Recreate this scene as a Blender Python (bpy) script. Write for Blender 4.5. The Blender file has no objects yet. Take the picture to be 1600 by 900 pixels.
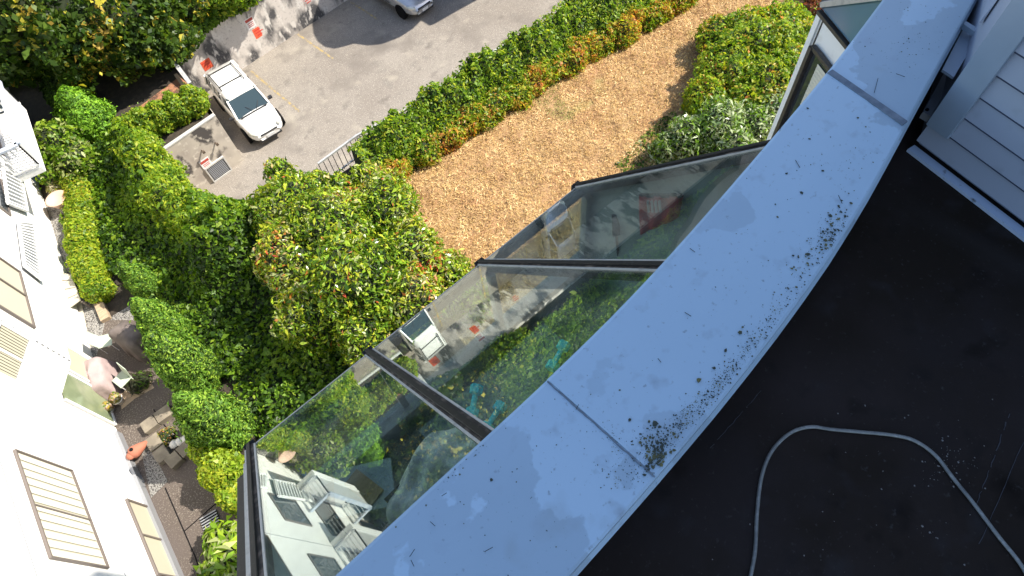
import bpy, bmesh, math, random
import numpy as np
from mathutils import Vector, Matrix
from mathutils.geometry import tessellate_polygon
random.seed(7); RNG = np.random.default_rng(7)
scn = bpy.context.scene
# ------------------------------------------------------------------ camera
H = 20.0
F_ = 1000.0
CC = np.array([800., 450.]); NAD = np.array([880., 1015.])
def _cray(px, py): return np.array([px-CC[0], py-CC[1], F_])
_dn = _cray(*NAD); _dn /= np.linalg.norm(_dn); _U = -_dn
_a = _cray(412, 85); _b = _cray(537, 2); _a = _a/(_a@_dn); _b = _b/(_b@_dn)
_x = _b-_a; _x /= np.linalg.norm(_x); _y = np.cross(_U, _x)
RM = np.array([_x, _y, _U]); CAM = np.array([0, 0, H])
cam = bpy.data.objects.new('camera', bpy.data.cameras.new('camera')); scn.collection.objects.link(cam)
cam.data.sensor_width = 36; cam.data.lens = 36*F_/1600; cam.data.clip_start = .05; cam.data.clip_end = 2000
cam.matrix_world = Matrix([[RM[i, 0], -RM[i, 1], -RM[i, 2], CAM[i]] for i in range(3)] + [[0, 0, 0, 1]])
scn.camera = cam
# ------------------------------------------------------------------ light
SUN_E, SUN_A = math.radians(47), math.radians(25)
travel = Vector((-math.cos(SUN_E)*math.cos(SUN_A), math.cos(SUN_E)*math.sin(SUN_A), -math.sin(SUN_E)))
w = bpy.data.worlds.new('World'); scn.world = w; w.use_nodes = True
nt = w.node_tree; bg = nt.nodes['Background']
sky = nt.nodes.new('ShaderNodeTexSky'); sky.sky_type = 'NISHITA'; sky.sun_disc = False
sky.sun_elevation = SUN_E; sky.sun_rotation = math.atan2(-travel.x, -travel.y)
nt.links.new(sky.outputs[0], bg.inputs[0]); bg.inputs[1].default_value = 0.15
sl = bpy.data.lights.new('sun', 'SUN'); sl.energy = 5.0; sl.angle = math.radians(.5); sl.color = (1, .93, .82)
so = bpy.data.objects.new('sun', sl); scn.collection.objects.link(so); so.rotation_euler = travel.to_track_quat('-Z', 'Y').to_euler()
vs = scn.view_settings; vs.view_transform = 'Standard'; vs.look = 'None'; vs.exposure = 0.95; vs.gamma = 1
scn.render.engine = 'CYCLES'
try:
    scn.cycles.max_bounces = 8; scn.cycles.transparent_max_bounces = 12
except Exception: pass

# ------------------------------------------------------------------ geometry helpers
def g(px, py, z):
    """point of the place seen at a photo position, given its height"""
    r = RM@_cray(px, py); return Vector(CAM + r*((z-H)/r[2]))
def onplane(px, py, p0, n):
    r = Vector(RM@_cray(px, py)); p0 = Vector(p0); n = Vector(n); c = Vector(CAM)
    return c + r*(((p0-c).dot(n))/r.dot(n))
def tag(o, label=None, cat=None, group=None, kind=None):
    if label: o['label'] = label
    if cat: o['category'] = cat
    if group: o['group'] = group
    if kind: o['kind'] = kind
    return o
def empty(name, loc, rz=0, **k):
    o = bpy.data.objects.new(name, None); scn.collection.objects.link(o)
    o.location = loc; o.rotation_euler = (0, 0, rz); tag(o, **k); return o
def link(name, me, mats, parent=None, smooth=False, **k):
    for m in (mats if isinstance(mats, (list, tuple)) else [mats]): me.materials.append(m)
    if smooth:
        me.polygons.foreach_set('use_smooth', [True]*len(me.polygons))
    o = bpy.data.objects.new(name, me); scn.collection.objects.link(o)
    if parent is not None:
        o.parent = parent
        # all part coordinates are given in world space unless the parent is at a local frame
        if not parent.get('_local'): o.matrix_parent_inverse = mw(parent).inverted()
    tag(o, **k); return o
def mw(o):
    m = Matrix.LocRotScale(o.location, o.rotation_euler, o.scale)
    return (mw(o.parent)@o.matrix_parent_inverse@m) if o.parent else m
class MB:
    def __init__(s): s.v = []; s.f = []; s.m = []
    def add(s, vs, fs, mi=0):
        b = len(s.v); s.v += [tuple(v) for v in vs]; s.f += [tuple(b+i for i in f) for f in fs]; s.m += [mi]*len(fs); return s
    def box(s, c, d, rz=0, mi=0, M=None):
        vs = []
        cr, sr = math.cos(rz), math.sin(rz)
        for z in (-.5, .5):
            for x, y in ((-.5, -.5), (.5, -.5), (.5, .5), (-.5, .5)):
                p = Vector((x*d[0], y*d[1], z*d[2]))
                p = (M@p) if M else Vector((p.x*cr-p.y*sr, p.x*sr+p.y*cr, p.z))
                vs.append(Vector(c)+p)
        return s.add(vs, [(3, 2, 1, 0), (4, 5, 6, 7), (0, 1, 5, 4), (1, 2, 6, 5), (2, 3, 7, 6), (3, 0, 4, 7)], mi)
    def prism(s, poly, z0, z1, mi=0):
        n = len(poly); P = [(p[0], p[1]) for p in poly]
        ar = sum(P[i][0]*P[(i+1) % n][1]-P[(i+1) % n][0]*P[i][1] for i in range(n))
        if ar < 0: P = P[::-1]
        vs = [(x, y, z0) for x, y in P]+[(x, y, z1) for x, y in P]
        tr = tessellate_polygon([[Vector((x, y, 0)) for x, y in P]])
        fs = [(i, (i+1) % n, n+(i+1) % n, n+i) for i in range(n)]
        for t in tr:
            a, b, c = t
            cr_ = (P[b][0]-P[a][0])*(P[c][1]-P[a][1])-(P[b][1]-P[a][1])*(P[c][0]-P[a][0])
            if cr_ < 0: a, b, c = a, c, b
            fs += [(n+a, n+b, n+c), (c, b, a)]
        return s.add(vs, fs, mi)
    def slab(s, a, b, c, d, th, mi=0, nrm=None):
        """a quad a-b-c-d given thickness th along its normal"""
        a, b, c, d = map(Vector, (a, b, c, d)); n = nrm or (b-a).cross(d-a).normalized()
        o = n*th
        return s.add([a, b, c, d, a+o, b+o, c+o, d+o], [(3, 2, 1, 0), (4, 5, 6, 7), (0, 1, 5, 4), (1, 2, 6, 5), (2, 3, 7, 6), (3, 0, 4, 7)], mi)
    def bar(s, a, b, w, h, up=(0, 0, 1), mi=0):
        a, b = Vector(a), Vector(b); t = (b-a).normalized(); sd = t.cross(Vector(up))
        sd = sd.normalized() if sd.length > 1e-6 else Vector((1, 0, 0)); u = sd.cross(t)
        M = Matrix((t, sd, u)).transposed(); return s.box((a+b)/2, ((b-a).length, w, h), M=M, mi=mi)
    def tube(s, pts, r, n=8, mi=0, cap=True):
        pts = [Vector(p) for p in pts]; R = r if isinstance(r, (list, tuple)) else [r]*len(pts); b = len(s.v); prev = None
        for i, p in enumerate(pts):
            t = (pts[min(i+1, len(pts)-1)]-pts[max(i-1, 0)]).normalized()
            if prev is None:
                u = t.cross(Vector((0, 0, 1)));
                if u.length < 1e-3: u = t.cross(Vector((1, 0, 0)))
                u.normalize()
            else: u = (prev-t*prev.dot(t)).normalized()
            prev = u; v = t.cross(u)
            for k in range(n):
                a = 2*math.pi*k/n; s.v.append(tuple(p+(u*math.cos(a)+v*math.sin(a))*R[i]))
        for i in range(len(pts)-1):
            for k in range(n):
                s.f.append((b+i*n+k, b+i*n+(k+1) % n, b+(i+1)*n+(k+1) % n, b+(i+1)*n+k)); s.m.append(mi)
        if cap:
            s.f.append(tuple(b+k for k in range(n))[::-1]); s.m.append(mi)
            e = b+(len(pts)-1)*n; s.f.append(tuple(e+k for k in range(n))); s.m.append(mi)
        return s
    def lathe(s, c, prof, n=16, mi=0, M=None):
        b = len(s.v)
        for r, z in prof:
            for k in range(n):
                a = 2*math.pi*k/n; p = Vector((r*math.cos(a), r*math.sin(a), z))
                s.v.append(tuple(Vector(c)+((M@p) if M else p)))
        for i in range(len(prof)-1):
            for k in range(n):
                s.f.append((b+i*n+k, b+i*n+(k+1) % n, b+(i+1)*n+(k+1) % n, b+(i+1)*n+k)); s.m.append(mi)
        e = b+(len(prof)-1)*n
        s.f.append(tuple(e+k for k in range(n))); s.m.append(mi); s.f.append(tuple(b+k for k in range(n))[::-1]); s.m.append(mi)
        return s
    def build(s, name, mats, parent=None, smooth=False, bevel=0, **k):
        me = bpy.data.meshes.new(name); me.from_pydata(s.v, [], s.f); me.update()
        o = link(name, me, mats, parent, smooth, **k)
        me.polygons.foreach_set('material_index', s.m)
        if bevel:
            md = o.modifiers.new('bevel', 'BEVEL'); md.width = bevel; md.segments = 2; md.limit_method = 'ANGLE'
        return o

# ------------------------------------------------------------------ materials
def mat(name, col, rough=.6, metal=0, spec=.5, noise=None, bump=None, alpha=None, coat=0):
    """noise = list of (scale, colour2, lo, hi[, detail]) layered over col; bump = (scale, strength)"""
    m = bpy.data.materials.new(name); m.use_nodes = True; t = m.node_tree; L = t.links; b = t.nodes['Principled BSDF']
    b.inputs['Roughness'].default_value = rough; b.inputs['Metallic'].default_value = metal
    b.inputs['Specular IOR Level'].default_value = spec; b.inputs['Coat Weight'].default_value = coat
    co = t.nodes.new('ShaderNodeTexCoord')
    src = None
    if noise:
        prev = None
        for N_ in noise:
            sc, c2, lo, hi = N_[:4]
            nz = t.nodes.new('ShaderNodeTexNoise'); nz.inputs['Scale'].default_value = sc; nz.inputs['Detail'].default_value = N_[4] if len(N_) > 4 else 6
            mp = t.nodes.new('ShaderNodeMapping'); mp.inputs['Location'].default_value = (sc*3.1, 7.7, 1.3)
            if len(N_) > 5: mp.inputs['Scale'].default_value = N_[5]
            L.new(co.outputs['Object'], mp.inputs[0]); L.new(mp.outputs[0], nz.inputs['Vector'])
            mr = t.nodes.new('ShaderNodeMapRange'); mr.inputs[1].default_value = lo; mr.inputs[2].default_value = hi
            L.new(nz.outputs['Fac'], mr.inputs[0])
            mx = t.nodes.new('ShaderNodeMix'); mx.data_type = 'RGBA'
            if prev is None: mx.inputs[6].default_value = (*col, 1)
            else: L.new(prev, mx.inputs[6])
            mx.inputs[7].default_value = (*c2, 1); L.new(mr.outputs[0], mx.inputs[0]); prev = mx.outputs[2]
        L.new(prev, b.inputs['Base Color'])
    else: b.inputs['Base Color'].default_value = (*col, 1)
    if bump:
        nz = t.nodes.new('ShaderNodeTexNoise'); nz.inputs['Scale'].default_value = bump[0]; nz.inputs['Detail'].default_value = 5
        L.new(co.outputs['Object'], nz.inputs['Vector'])
        bp = t.nodes.new('ShaderNodeBump'); bp.inputs['Strength'].default_value = bump[1]; bp.inputs['Distance'].default_value = bump[2] if len(bump) > 2 else .01
        L.new(nz.outputs['Fac'], bp.inputs['Height']); L.new(bp.outputs[0], b.inputs['Normal'])
    return m
def leafmat(name, transl=.45, rough=.45):
    m = bpy.data.materials.new(name); m.use_nodes = True; t = m.node_tree; L = t.links
    b = t.nodes['Principled BSDF']; b.inputs['Roughness'].default_value = rough; b.inputs['Specular IOR Level'].default_value = .35
    at = t.nodes.new('ShaderNodeAttribute'); at.attribute_name = 'lc'
    L.new(at.outputs['Color'], b.inputs['Base Color'])
    tr = t.nodes.new('ShaderNodeBsdfTranslucent'); mx = t.nodes.new('ShaderNodeMixShader'); mx.inputs[0].default_value = transl
    gm = t.nodes.new('ShaderNodeMix'); gm.data_type = 'RGBA'; gm.blend_type = 'MULTIPLY'; gm.inputs[0].default_value = 1; gm.inputs[7].default_value = (1.5, 1.5, .6, 1)
    L.new(at.outputs['Color'], gm.inputs[6]); L.new(gm.outputs[2], tr.inputs[0])
    L.new(b.outputs[0], mx.inputs[1]); L.new(tr.outputs[0], mx.inputs[2]); L.new(mx.outputs[0], t.nodes['Material Output'].inputs[0])
    return m
def glassmat(name, refl, tint):
    m = bpy.data.materials.new(name); m.use_nodes = True; t = m.node_tree; L = t.links
    t.nodes.remove(t.nodes['Principled BSDF'])
    tr = t.nodes.new('ShaderNodeBsdfTransparent'); tr.inputs[0].default_value = (*tint, 1)
    gl = t.nodes.new('ShaderNodeBsdfGlossy'); gl.inputs['Roughness'].default_value = 0.0; gl.inputs[0].default_value = (.9, .97, .94, 1)
    fr = t.nodes.new('ShaderNodeLayerWeight'); fr.inputs[0].default_value = .5
    pw = t.nodes.new('ShaderNodeMath'); pw.operation = 'POWER'; pw.inputs[1].default_value = 3.5; L.new(fr.outputs['Facing'], pw.inputs[0])
    ad = t.nodes.new('ShaderNodeMath'); ad.operation = 'ADD'; ad.inputs[1].default_value = refl; ad.use_clamp = True
    L.new(pw.outputs[0], ad.inputs[0])
    # thin grime film
    df = t.nodes.new('ShaderNodeBsdfDiffuse'); df.inputs[0].default_value = (.45, .47, .42, 1)
    co = t.nodes.new('ShaderNodeTexCoord'); nz = t.nodes.new('ShaderNodeTexNoise'); nz.inputs['Scale'].default_value = 3; nz.inputs['Detail'].default_value = 8
    L.new(co.outputs['Object'], nz.inputs['Vector'])
    mr = t.nodes.new('ShaderNodeMapRange'); mr.inputs[1].default_value = .35; mr.inputs[2].default_value = .8; mr.inputs[4].default_value = .11
    L.new(nz.outputs['Fac'], mr.inputs[0])
    mx = t.nodes.new('ShaderNodeMixShader'); L.new(ad.outputs[0], mx.inputs[0]); L.new(tr.outputs[0], mx.inputs[1]); L.new(gl.outputs[0], mx.inputs[2])
    m2 = t.nodes.new('ShaderNodeMixShader'); L.new(mr.outputs[0], m2.inputs[0]); L.new(mx.outputs[0], m2.inputs[1]); L.new(df.outputs[0], m2.inputs[2])
    L.new(m2.outputs[0], t.nodes['Material Output'].inputs[0]); return m

M = {}
M['coping'] = mat('painted_coping', (.405, .54, .655), .42, noise=[(1.9, (.325, .43, .52), .525, .532, 7), (.9, (.38, .51, .62), .45, .75, 3), (60, (.26, .33, .40), .66, .76, 3), (16, (.31, .40, .49), .6, .78, 8), (4, (.27, .33, .37), .62, .80, 12, (1, 1, 1))], bump=(5, .15, .01))
M['joint'] = mat('joint_sealant', (.13, .16, .2), .8, noise=[(40, (.2, .23, .27), .4, .7)])
M['lichen'] = mat('dark_lichen', (.045, .055, .045), .95, noise=[(30, (.14, .13, .05), .5, .62)])
M['membrane'] = mat('roof_membrane', (.017, .0105, .006), .6, spec=.16, noise=[(1.3, (.034, .024, .022), .42, .66, 11), (2.6, (.024, .017, .015), .50, .64, 12), (3.4, (.009, .005, .003), .60, .68, 12), (9, (.008, .006, .006), .6, .9, 8), (6, (.03, .026, .026), .6, .75, 10), (70, (.05, .045, .04), .64, .8, 4), (1.1, (.05, .045, .045), .58, .8, 10, (1, .12, 1))], bump=(45, .25, .004))
M['stain0'] = mat('pale_dried_puddle', (.022, .016, .012), .6, noise=[(14, (.017, .0105, .007), .40, .6)])
M['stain1'] = mat('wet_brown_stain', (.010, .006, .004), .3, noise=[(14, (.02, .013, .009), .5, .7)])
M['siding'] = mat('painted_siding', (.37, .41, .48), .55, noise=[(3, (.33, .375, .44), .4, .7), (.6, (.40, .42, .50), .4, .7), (12, (.30, .33, .38), .6, .8)], bump=(30, .05))
M['lapline'] = mat('painted_lap_shadow', (.045, .055, .09), .8)  # shade under the siding laps, put into a dark colour
M['trimgrey'] = mat('painted_trim', (.29, .35, .42), .5, noise=[(5, (.24, .30, .36), .4, .75)])
M['white_trim'] = mat('white_trim', (.5, .58, .7), .6, noise=[(25, (.1, .1, .1), .62, .72)])
M['stucco'] = mat('white_stucco', (.80, .79, .76), .8, noise=[(1.2, (.72, .71, .68), .45, .75)], bump=(60, .15))
M['white'] = mat('white_paint', (.78, .78, .76), .5, noise=[(8, (.66, .66, .63), .5, .8)])
M['bluewhite'] = mat('pale_blue_cap', (.42, .47, .55), .5, noise=[(4, (.55, .58, .62), .45, .6)])
M['brownframe'] = mat('brown_frame', (.15, .125, .11), .5)
M['darkframe'] = mat('dark_window_frame', (.035, .03, .028), .4, noise=[(20, (.07, .06, .055), .5, .8)])
M['rafter'] = mat('weathered_rafter', (.04, .034, .03), .75, spec=.15, noise=[(12, (.19, .15, .12), .48, .72, 8, (1, 1, 1)), (60, (.03, .03, .03), .6, .75)], bump=(60, .2))
M['caprubber'] = mat('black_glazing_cap', (.012, .012, .012), .6, spec=.2, noise=[(30, (.06, .055, .05), .6, .8)])
M['palemetal'] = mat('pale_gasket', (.42, .40, .36), .45, noise=[(15, (.25, .24, .22), .5, .8)])
M['glass'] = glassmat('sunroom_glass', .062, (.93, .99, .96))
M['winglass'] = mat('window_pane', (.03, .035, .04), .05, spec=.8)
M['blind'] = mat('cream_blind', (.60, .585, .49), .7)
M['blindd'] = mat('tan_blind', (.45, .42, .32), .7)
M['greenglass'] = mat('green_patio_door_glass', (.20, .24, .14), .12, noise=[(2, (.26, .30, .18), .4, .6)])
M['asphalt'] = mat('old_asphalt', (.25, .222, .188), .9, noise=[(.35, (.205, .178, .15), .4, .65, 8), (2.2, (.19, .17, .145), .56, .72, 10), (26, (.42, .38, .33), .56, .68, 3), (32, (.13, .12, .10), .58, .70, 3), (.8, (.34, .305, .245), .60, .76, 9), (1.4, (.12, .105, .09), .60, .80, 14, (1, 1.3, 1)), (.45, (.16, .14, .12), .56, .72, 14)], bump=(40, .5, .02))
M['yellow'] = mat('faded_yellow_line', (.36, .27, .11), .85, noise=[(6, (.22, .19, .15), .40, .60, 9)])
M['concrete'] = mat('weathered_concrete', (.48, .43, .36), .85, noise=[(1.3, (.33, .29, .25), .4, .7, 8), (1.1, (.07, .062, .058), .545, .60, 9, (1, 1, .8)), (5, (.58, .53, .45), .56, .7)], bump=(25, .3))
M['stained'] = mat('stained_concrete', (.60, .55, .50), .85, noise=[(.9, (.08, .078, .08), .46, .56, 9, (1, 1, .6)), (2.2, (.66, .62, .57), .54, .62, 8, (1.6, 1, .6)), (12, (.3, .27, .25), .55, .8)], bump=(25, .3))
M['curb'] = mat('pale_cap', (.48, .47, .44), .7, noise=[(6, (.4, .38, .36), .5, .75)])
M['soil'] = mat('dark_soil', (.035, .028, .02), .95, noise=[(6, (.06, .045, .03), .45, .7)], bump=(20, .6, .03))
M['redsoil'] = mat('bark_mulch', (.33, .15, .08), .95, noise=[(3, (.09, .045, .03), .47, .6, 9), (30, (.45, .26, .16), .55, .7)], bump=(30, .8, .03))
M['lawn'] = mat('dry_lawn', (.34, .215, .10), .95, noise=[(1.2, (.34, .19, .09), .4, .7, 8), (9, (.26, .14, .07), .5, .7, 6), (.5, (.22, .21, .06), .64, .74, 8)], bump=(14, .9, .04))
M['aggregate'] = mat('exposed_aggregate_paver', (.095, .075, .062), .9, noise=[(26, (.22, .19, .16), .54, .64, 2), (60, (.06, .05, .04), .56, .66, 2), (.8, (.10, .08, .07), .4, .7)], bump=(50, .4, .01))
M['patioc'] = mat('patio_concrete', (.46, .42, .34), .85, noise=[(2, (.36, .33, .27), .4, .7), (30, (.5, .46, .4), .6, .75)])
M['gravel'] = mat('gravel', (.25, .24, .22), .9, noise=[(22, (.07, .065, .06), .47, .56, 3), (34, (.42, .4, .38), .58, .66, 2)], bump=(26, 1, .04))
M['timber'] = mat('edging_timber', (.42, .32, .21), .85, noise=[(5, (.3, .22, .15), .4, .7, 6, (1, 6, 1))])
M['block'] = mat('planter_block', (.17, .145, .11), .9, noise=[(3, (.25, .215, .16), .45, .65), (40, (.17, .15, .12), .55, .7)], bump=(40, .4))
M['carwhite'] = mat('white_car_paint', (.80, .79, .75), .22, coat=1)
M['carsilver'] = mat('silver_car_paint', (.50, .50, .50), .25, metal=.5, coat=1)
M['carglass'] = mat('car_glass', (.03, .05, .055), .06, spec=.9)
M['tyre'] = mat('tyre_rubber', (.02, .02, .02), .8)
M['rim'] = mat('wheel_rim', (.35, .35, .36), .3, metal=.8)
M['lamp'] = mat('headlight_lens', (.62, .62, .55), .1, coat=1)
M['plastic'] = mat('black_plastic', (.025, .025, .028), .45)
M['plate'] = mat('plate_white', (.7, .7, .7), .5)
M['orange'] = mat('orange_sign', (.75, .12, .05), .5, noise=[(6, (.6, .10, .05), .5, .7)])
M['signwhite'] = mat('sign_white', (.75, .72, .70), .5)
M['signred'] = mat('sign_red', (.6, .05, .04), .5)
M['signink'] = mat('sign_lettering', (.45, .07, .05), .5)
M['rail'] = mat('grey_rail', (.40, .40, .39), .5, noise=[(8, (.28, .28, .28), .5, .7)])
M['greymetal'] = mat('galvanised', (.3, .31, .33), .45, metal=.3)
M['pinkcover'] = mat('pale_pink_cover', (.38, .29, .28), .8, noise=[(4, (.31, .24, .235), .4, .7)], bump=(8, .5, .03))
M['greycover'] = mat('grey_brown_cover', (.10, .08, .07), .75, noise=[(3, (.16, .13, .115), .4, .65)], bump=(7, .6, .04))
M['palegreen'] = mat('pale_green_plastic', (.42, .48, .38), .5)
M['terracotta'] = mat('terracotta', (.36, .13, .08), .8, noise=[(14, (.36, .13, .08), .5, .7)])
M['pinkpot'] = mat('pale_pink_pot', (.66, .44, .34), .75)
M['blue'] = mat('blue_plastic', (.04, .20, .52), .4)
M['teal'] = mat('teal_neoprene', (.0, .85, .90), .5)
M['cloth'] = mat('grey_marbled_cloth', (.62, .62, .58), .9, noise=[(6, (.36, .37, .36), .48, .6, 8)], bump=(14, .4, .02))
M['woodlit'] = mat('light_pine', (.55, .38, .20), .6, noise=[(3, (.42, .27, .13), .4, .7, 6, (1, 9, 1))])
M['floorin'] = mat('interior_floor', (.20, .23, .21), .5, noise=[(3, (.18, .20, .18), .4, .7)])
M['wallin'] = mat('interior_wall', (.42, .47, .45), .8)
M['redcloth'] = mat('red_cloth', (.55, .05, .05), .8)
M['black'] = mat('matt_black', (.01, .01, .011), .8, spec=.1)
M['brownmetal'] = mat('brown_flashing', (.03, .014, .011), .5)
M['hose'] = mat('clear_vinyl_hose', (.22, .22, .20), .25, spec=.6, coat=.4, noise=[(90, (.32, .32, .30), .5, .7), (12, (.13, .13, .12), .5, .7)])
M['crumb'] = mat('pale_crumb', (.24, .22, .20), .9)
M['stone'] = mat('white_stone', (.6, .58, .54), .8, noise=[(18, (.4, .38, .36), .5, .7)])
M['bark'] = mat('bark', (.09, .065, .045), .9, bump=(20, .6, .02))
M['leaf'] = leafmat('leaf'); M['needle'] = leafmat('needle_foliage', .25, .6); M['gloss'] = leafmat('glossy_leaf', .25, .25)
M['dry'] = leafmat('dry_blade', .1, .8)
def coremat(n, c): return mat(n, c, .9, noise=[(9, tuple(x*.5 for x in c), .4, .6)])
M['core'] = coremat('inner_twigs', (.022, .034, .010))

# ------------------------------------------------------------------ foliage
def lump(P, s, seed=0):
    r = np.random.default_rng(seed+11); o = np.zeros(len(P))
    for k in range(7):
        d = r.normal(size=3); d /= np.linalg.norm(d); fq = s*(1+.75*k*r.random()); o += np.sin(P@d*fq+r.random()*6.28)/(1+.3*k)
    return o/3.2
def ico(sub):
    bm = bmesh.new(); bmesh.ops.create_icosphere(bm, subdivisions=sub, radius=1)
    v = np.array([x.co[:] for x in bm.verts]); f = np.array([[q.index for q in t.verts] for t in bm.faces]); bm.free(); return v, f
ICOV, ICOF = ico(2)
def quads_mesh(name, V, Q, C, T=None, TV=None, mats=None, parent=None, **k):
    """V,Q quads of leaves with colours C per face, TV,T core triangles"""
    nv, nq = len(V), len(Q); nt_ = 0 if T is None else len(T)
    me = bpy.data.meshes.new(name)
    allv = V if T is None else np.vstack([V, TV])
    me.vertices.add(len(allv)); me.vertices.foreach_set('co', allv.astype(np.float32).ravel())
    loops = Q.ravel() if T is None else np.concatenate([Q.ravel(), (T+nv).ravel()])
    me.loops.add(len(loops)); me.loops.foreach_set('vertex_index', loops.astype(np.int32))
    me.polygons.add(nq+nt_)
    st = np.arange(nq)*4
    if nt_: st = np.concatenate([st, nq*4+np.arange(nt_)*3])
    me.polygons.foreach_set('loop_start', st.astype(np.int32))
    mi = np.zeros(nq+nt_, np.int32); mi[nq:] = 1; me.polygons.foreach_set('material_index', mi)
    me.update(calc_edges=True)
    a = me.attributes.new('lc', 'FLOAT_COLOR', 'FACE')
    col = np.ones((nq+nt_, 4), np.float32); col[:nq, :3] = C; a.data.foreach_set('color', col.ravel())
    return link(name, me, mats, parent, **k)
def make_leaves(P, Nn, size, asp, pal, clump=1.2, jit=.7, seed=0, fold=.25):
    n = len(P); r = np.random.default_rng(seed)
    nn = Nn+r.normal(size=(n, 3))*jit+np.array([0, 0, .25]); nn /= np.linalg.norm(nn, axis=1)[:, None]
    t = np.cross(nn, r.normal(size=(n, 3))); t /= np.linalg.norm(t, axis=1)[:, None]; s = np.cross(nn, t)
    L = (size*np.clip(np.exp(r.normal(size=n)*.38)*.95, .4, 2.1))[:, None]; W = L*asp
    V = np.stack([P-t*L*.5, P+s*W*.5+nn*L*fold*.5, P+t*L*.5-nn*L*.1, P-s*W*.5+nn*L*fold*.5], 1).reshape(-1, 3)
    Q = np.arange(4*n).reshape(n, 4)
    cols = np.array([p[0] for p in pal]); wts = np.array([p[1] for p in pal], float); wts /= wts.sum()
    cum = np.cumsum(wts)
    q = (lump(P, clump, seed+3)*.5+.5)*.55+r.random(n)*.45; q = np.argsort(np.argsort(q))/n
    q = np.where(r.random(n) < .3, r.random(n), q); idx = np.minimum(np.searchsorted(cum, q), len(pal)-1)
    C = cols[idx]*(.75+.5*r.random(n))[:, None]
    return V, Q, C
def blobs_cloud(blobs, dens, zmin=None, lumps=.16, lf=3., seed=0, depth=.22):
    """sample points in the outer shell of a union of ellipsoids"""
    r = np.random.default_rng(seed); PP = []; NN = []; TV = []; T = []; nb = 0
    cs = np.array([b[0] for b in blobs]); rs = np.array([b[1] for b in blobs])
    for i in range(len(blobs)):
        c, e = cs[i], rs[i]; area = 4*math.pi*((e[0]*e[1])**1.6/3+(e[0]*e[2])**1.6/3+(e[1]*e[2])**1.6/3)**(1/1.6)
        n = int(area*dens); d = r.normal(size=(n, 3)); d /= np.linalg.norm(d, axis=1)[:, None]
        wgt = np.linalg.norm(d/e, axis=1); wgt /= wgt.max(); keep = r.random(n) < np.clip(wgt*1.2, .3, 1); d = d[keep]
        P0 = c+d*e; f = 1+lumps*(lump(P0, lf, seed)+.55*lump(P0, lf*3.1, seed+9))-depth*r.random(len(d))**2; spg = r.random(len(d)) < .07; f = f+spg*.26*r.random(len(d))*(lump(P0, lf*2.5, seed+1) > .1)
        P = c+d*e*f[:, None]; Nn = d/e; Nn /= np.linalg.norm(Nn, axis=1)[:, None]
        ok = np.ones(len(P), bool)
        for j in range(len(blobs)):
            if j != i: ok &= (((P-cs[j])/rs[j])**2).sum(1) > .62
        if zmin is not None: ok &= P[:, 2] > zmin
        PP.append(P[ok]); NN.append(Nn[ok])
        cv = ICOV*e; fl = 1+lumps*lump(cv+c, lf, seed); TV.append(c+cv*.80*fl[:, None]); T.append(ICOF+nb); nb += len(ICOV)
    return np.vstack(PP), np.vstack(NN), np.vstack(TV), np.vstack(T)
def foliage(name, blobs, dens, size, asp, pal, parent=None, zmin=2.48, lumps=.16, lf=3., seed=0, m='leaf', clump=1.2, jit=.7, core='core', depth=.22, **k):
    P, Nn, TV, T = blobs_cloud(blobs, dens, zmin, lumps, lf, seed, depth)
    V, Q, C = make_leaves(P, Nn, size, asp, pal, clump, jit, seed)
    return quads_mesh(name, V, Q, C, T, TV, [M[m], M[core]], parent, **k)
def inpoly(P, poly):
    x, y = P[:, 0], P[:, 1]; r = np.zeros(len(P), bool); n = len(poly)
    for i in range(n):
        x0, y0 = poly[i][:2]; x1, y1 = poly[(i+1) % n][:2]
        c = ((y0 > y) != (y1 > y)) & (x < (x1-x0)*(y-y0)/(y1-y0+1e-12)+x0); r ^= c
    return r
def scatter(poly, n, seed=0):
    r = np.random.default_rng(seed); pl = np.array([p[:2] for p in poly]); lo, hi = pl.min(0), pl.max(0)
    P = lo+r.random((int(n*2.5), 2))*(hi-lo); P = P[inpoly(P, pl)][:n]; return P
def carpet(name, poly, dens, size, asp, pal, z=2.5, h=.35, seed=0, m='leaf', label=None, clump=1.2, kind='stuff', hf=1.6, jit=.7, parent=None, cat=None, hfun=None):
    pl = np.array([p[:2] for p in poly]); area = abs(sum(pl[i-1][0]*pl[i][1]-pl[i][0]*pl[i-1][1] for i in range(len(pl))))/2
    P2 = scatter(poly, int(area*dens), seed)
    P = np.column_stack([P2, np.zeros(len(P2))]); b = (lump(P, hf, seed)*.5+.5).clip(0, 1.3)
    r = np.random.default_rng(seed+5); hh = h if hfun is None else hfun(P)
    P[:, 2] = z+hh*(.25+.75*b)-.12*r.random(len(P))**2
    e = .05; gx = (lump(P+[e, 0, 0], hf, seed)-lump(P-[e, 0, 0], hf, seed))/(2*e)*.37*h; gy = (lump(P+[0, e, 0], hf, seed)-lump(P-[0, e, 0], hf, seed))/(2*e)*.37*h
    Nn = np.column_stack([-gx, -gy, np.ones(len(P))]); Nn /= np.linalg.norm(Nn, axis=1)[:, None]
    V, Q, C = make_leaves(P, Nn, size, asp, pal, clump, jit, seed)
    o = quads_mesh(name, V, Q, C, mats=[M[m]], parent=parent)
    return tag(o, label, cat, kind=kind)

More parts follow.
